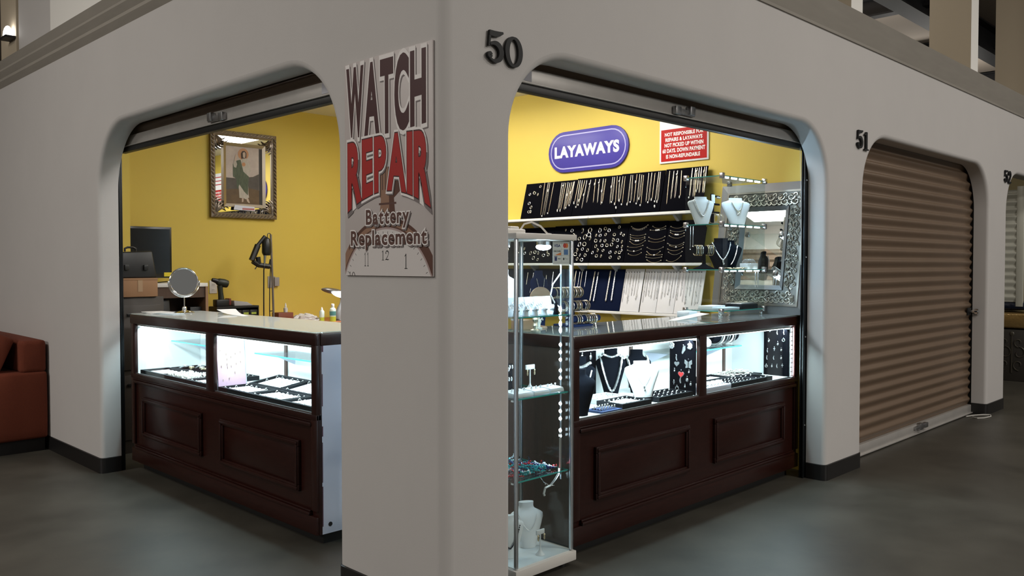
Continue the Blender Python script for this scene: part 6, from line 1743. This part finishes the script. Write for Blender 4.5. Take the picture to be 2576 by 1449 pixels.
# ---------------------------------------------------------------- on the counter beside and behind the tower
vb = bust('navy velvet bust behind the round mirror at the back of the counter', (1.262, .692, 1.0688), .30, .068, .030, 0, 'bust_blue', flat=True)
bust_chain(vb, 'necklace', 'fine stone necklace on the navy bust behind the round mirror', .84, .030, .55, .001, 'silver', bead=.003)
rs = thing('bracelet_stand', 'navy velvet stand of three bracelet rolls on the counter beside the tower', 'bracelet stand', (1.44, .58, 1.0685))
m = MB(); m.box(1.36, .53, 1.0687, 1.52, .68, 1.080); obj('base', m, 'bust_blue', rs, bevel=.003)
m = MB(); m.hexa([(1.425, .60, 1.08), (1.455, .60, 1.08), (1.455, .65, 1.08), (1.425, .65, 1.08), (1.425, .625, 1.26), (1.455, .625, 1.26), (1.455, .65, 1.26), (1.425, .65, 1.26)]); obj('upright', m, 'bust_blue', rs, smooth=0)
RL = [(1.290, 1.530, .628, 1.252, .020), (1.330, 1.560, .600, 1.180, .019), (1.380, 1.610, .565, 1.108, .017)]
for i, (x0, x1, y, z, r) in enumerate(RL):
    m = MB(); m.tube([(x0, y, z), (x0 + .004, y, z), (x1 - .004, y, z), (x1, y, z)], r, 16, radii=[r * .8, r, r, r * .8]); obj('roll', m, 'bust_blue', rs)
    xs = [[.02, .045, .058, .07, .08, .092, .105, .118, .13, .142, .155, .168, .18, .192, .205, .218, .228], [.02, .03, .08, .11, .12, .13, .14, .148, .178, .20, .212], [.03, .045, .06, .105, .118, .128, .15, .165, .178, .19]][i]
    for k, dx in enumerate(xs):
        m = MB(); m.torus((x0 + dx, y, z - .003), r + .0075, .0032, (1, .10 * ((k % 3) - 1), 0), 22, 6)
        tag(obj('bracelet', m, ('gold_pale', 'gold', 'silver')[k % 3], loc=(x0 + dx, y, z)), 'bangle on the %s roll of the navy bracelet stand' % ['topmost', 'middle', 'lowest'][i], 'bracelet', 'bangles on the %s roll' % ['topmost', 'middle', 'lowest'][i])
dk = thing('round_mirror', 'round mirror on a small foot on the counter, seen through the tower', 'mirror', (1.205, .64, 1.0685))
m = MB(); m.lathe([(.045, .0003), (.04, .008), (.008, .014), (.006, .10)], (1.205, .64, 1.0685), 18); obj('foot', m, 'wood_disc', dk)
m = MB(); m.tube([(1.203, .624, 1.222), (1.207, .634, 1.222)], .062, 32); obj('disc', m, 'wood_disc', dk)
m = MB(); m.box(1.025, .58, 1.0687, 1.115, .67, 1.118); tag(obj('keepsake_box', m, 'hutch_edge', bevel=.003), 'brown keepsake box on the counter end behind the tower', 'box')
fg = thing('figurine', 'small pale figurine on the counter end behind the tower', 'figurine', (1.155, .60, 1.0685))
m = MB(); m.lathe([(.022, .0003), (.022, .006), (.012, .010), (.013, .025), (.018, .038), (.012, .050), (.006, .056)], (1.155, .60, 1.0685), 14); obj('body', m, 'pearl', fg)
m = MB(); m.ball((1.153, .597, 1.130), (.009, .009, .010), 10, 6); m.ball((1.147, .590, 1.129), .004, 6, 4); obj('head', m, 'pearl', fg)
for s in (-1, 1):
    m = MB(); m.tube([(1.155 + s * .012, .60, 1.108), (1.155 + s * .028, .598, 1.122), (1.155 + s * .036, .60, 1.112)], .004, 6); obj('wing', m, 'pearl', fg)
fg = thing('figurine', 'gilt upright figurine at the corner of the counter behind the tower', 'figurine', (1.005, .48, 1.0685))
m = MB(); m.lathe([(.024, .0003), (.024, .008), (.010, .014), (.014, .030), (.008, .045), (.016, .060), (.010, .075), (.003, .084)], (1.005, .48, 1.0685), 14); obj('body', m, 'gold_pale', fg)
m = MB(); m.torus((1.005, .474, 1.120), .011, .003, (0, 1, 0), 14, 6); obj('ring_hole', m, 'gold_pale', fg)

# ---------------------------------------------------------------- in the glass showcase
CB = bust('pale blue-lit white bust with scattered stones on the showcase\'s upper shelf', (2.735, .625, KZ[2] + .0032), .182, .092, .050, -35, 'bust_white', flat=True)
bust_chain(CB, 'necklace', 'necklace of bright stones on the showcase\'s first white bust', .82, .050, .30, .003, 'bright_stone', bead=.0055)
CB2 = bust('white bust with a gold tree pendant on the showcase\'s upper shelf', (2.995, .520, KZ[2] + .0032), .182, .112, .050, -25, 'bust_white', flat=True)
bust_chain(CB2, 'necklace', 'gold bead necklace with a round tree pendant in the showcase', .80, .042, .50, .002, 'gold_pale', bead=.0045, pend='tree')
ws = thing('earring_stand', 'black upright stand with hoops and studs between the showcase busts', 'earring stand', (2.845, .60, KZ[2] + .003))
m = MB(); m.box(2.825, .60, KZ[2] + .0032, 2.855, .612, 1.868); obj('post', m, 'bust_black', ws, bevel=.002)
for z in (1.745, 1.800, 1.852):
    m = MB(); m.box(2.822, .594, z - .006, 2.915, .606, z + .006); obj('arm', m, 'bust_black', ws, bevel=.002)
for k, x in enumerate((2.828, 2.840, 2.852, 2.880, 2.893, 2.905)):
    m = MB(); m.torus((x, .592, 1.742 - .036), .033, .0020, (1, .25, 0), 24, 6); tag(obj('hoop_earring', m, 'gold_pale', loc=(x, .592, 1.742)), 'big pale gold hoop hanging on the black stand in the showcase', 'earring', 'hoops on the showcase stand')
for k, x in enumerate((2.872, 2.884, 2.896, 2.908)):
    m = MB(); m.ball((x, .590, 1.843), (.004, .004, .008), 8, 6); tag(obj('stud_earring', m, 'silver', loc=(x, .59, 1.84)), 'silver drop earring along the top arm of the showcase stand', 'earring', 'drops on the showcase stand')
m = MB(); m.box(2.815, .590, 1.805, 2.850, .5985, 1.862); tag(obj('stone_card', m, 'bust_white', bevel=.003), 'pale card with stones on the showcase\'s black stand', 'card')
# middle tier
hb = thing('bracelet_stand', 'black T-bar bracelet stand on the showcase\'s middle shelf', 'bracelet stand', (2.735, .60, KZ[1] + .003))
m = MB(); m.lathe([(.070, .0004), (.066, .008), (.03, .022), (.012, .035), (.010, .11)], (2.735, .60, KZ[1] + .003), 20); obj('base', m, 'bust_black', hb)
m = MB(); m.tube([(2.680, .640, 1.495), (2.684, .638, 1.495), (2.786, .562, 1.495), (2.790, .560, 1.495)], .028, 16, radii=[.022, .028, .028, .022]); obj('bar', m, 'bust_black', hb)
for k in range(9):
    t = (.05, .13, .21, .29, .37, .63, .71, .80, .89)[k]; c = (2.680 + .11 * t, .640 - .080 * t, 1.4945)
    m = MB(); m.torus(c, .0325, .0030, (.81, -.59, 0), 24, 6); tag(obj('bracelet', m, ('gold_pale', 'silver', 'gold')[k % 3], loc=c), 'bangle on the black T-bar of the showcase', 'bracelet', 'bangles on the showcase T-bar')
nb = bust('tall black bust with a cluster necklace on the showcase\'s middle shelf', (2.905, .575, KZ[1] + .0032), .205, .105, .050, -45, 'bust_black')
bust_chain(nb, 'necklace', 'silver cluster necklace on the showcase\'s tall black bust', .83, .060, .30, .003, 'silver', bead=.0050, pend='drop')
nb2 = bust('second black bust with a fine chain beside the white box in the showcase', (3.060, .610, KZ[1] + .0032), .195, .090, .045, -45, 'bust_black')
bust_chain(nb2, 'necklace', 'silver chain on the second black bust of the showcase', .80, .055, .15, .0030, 'silver')
wbx = thing('gift_box', 'white open box of bangles on the showcase\'s middle shelf', 'box', (3.105, .48, KZ[1] + .003))
m = MB(); m.box(3.030, .450, KZ[1] + .0032, 3.165, .510, KZ[1] + .042); obj('box', m, 'bust_white', wbx, bevel=.003)
for k in range(5):
    m = MB(); m.torus((3.06 + .018 * k, .48, KZ[1] + .044), .026, .0022, (1, .4, 0), 22, 6); obj('bangle', m, 'silver', wbx)
rnd = random.Random(4)
m = MB()
for k in range(34):
    x, y = rnd.uniform(2.80, 2.99), rnd.uniform(.445, .50); z = KZ[1] + .006 + rnd.uniform(0, .008); th = rnd.uniform(0, 6.3); P = []
    for j in range(5):
        P.append((x, y, z)); th += rnd.uniform(-1, 1); x = min(3.01, max(2.79, x + .010 * math.cos(th))); y = min(.515, max(.44, y + .008 * math.sin(th)))
    m.tube(P, .0024, 5)
tag(obj('chain_heap', m, 'gold'), 'small heap of gold chain along the showcase\'s middle shelf', 'chains', kind='stuff')
for k, (x, z0, z1) in enumerate(((2.675, 1.64, 1.50), (2.705, 1.64, 1.52))):
    m = MB(); m.tube([(x, .665, z0 + .012), (x - .002, .665, z1)], .0020, 5); m.ball((x - .002, .665, z1), .004, 7, 5)
    tag(obj('necklace', m, 'silver'), 'silver chain hanging inside the showcase under its upper shelf, ' + ('outer one' if k == 0 else 'inner one'), 'necklace')
for k, (x, z0) in enumerate(((3.13, 1.34), (3.165, 1.34))):
    m = MB(); m.tube([(x, .45, 1.3645), (x, .45, 1.28), (x + .002, .45, 1.25)], .0026, 5)
    tag(obj('necklace', m, 'silver'), 'silver chain hanging under the showcase\'s middle shelf, ' + ('nearer the tray side' if k == 0 else 'at the mirror corner'), 'necklace')
# bottom tier and the counter under it
for k, (x0, x1, y0, y1, z0, z1, lb, mm) in enumerate(((2.72, 2.93, .45, .53, 1.1083, 1.124, 'pale packet of cards on the showcase\'s bottom glass', 'paper_blue'), (2.95, 3.17, .45, .60, 1.1083, 1.138, 'black box on the showcase\'s bottom glass', 'tray_black'), (2.76, 2.92, .55, .66, 1.1083, 1.132, 'white box at the back of the showcase\'s bottom glass', 'bust_white'))):
    m = MB(); m.box(x0, y0, z0, x1, y1, z1); tag(obj('packet' if k == 0 else 'small_box', m, mm, bevel=.003), lb, 'box')
m = MB(); m.box(2.97, .46, 1.1385, 3.14, .58, 1.146); tag(obj('cloth_sample', m, 'silver', bevel=.003), 'silver cloth lying on the black box in the showcase', 'cloth')
for k in range(4):
    m = MB(); m.torus((2.985 + .035 * k, .50, 1.1495 + .002), .016, .0022, (.1, .1, 1), 20, 6); tag(obj('bangle', m, 'gold_pale'), 'pale gold bangle lying on the silver cloth in the showcase', 'bracelet', 'bangles on the silver cloth')
m = MB(); soft(m, 2.50, .56, 1.0688, 2.60, .65, 1.105, .006); tag(obj('eyeglass_case', m, 'paper_blue', bevel=.01, smooth=60), 'small blue pouch on the counter beside the showcase', 'pouch')
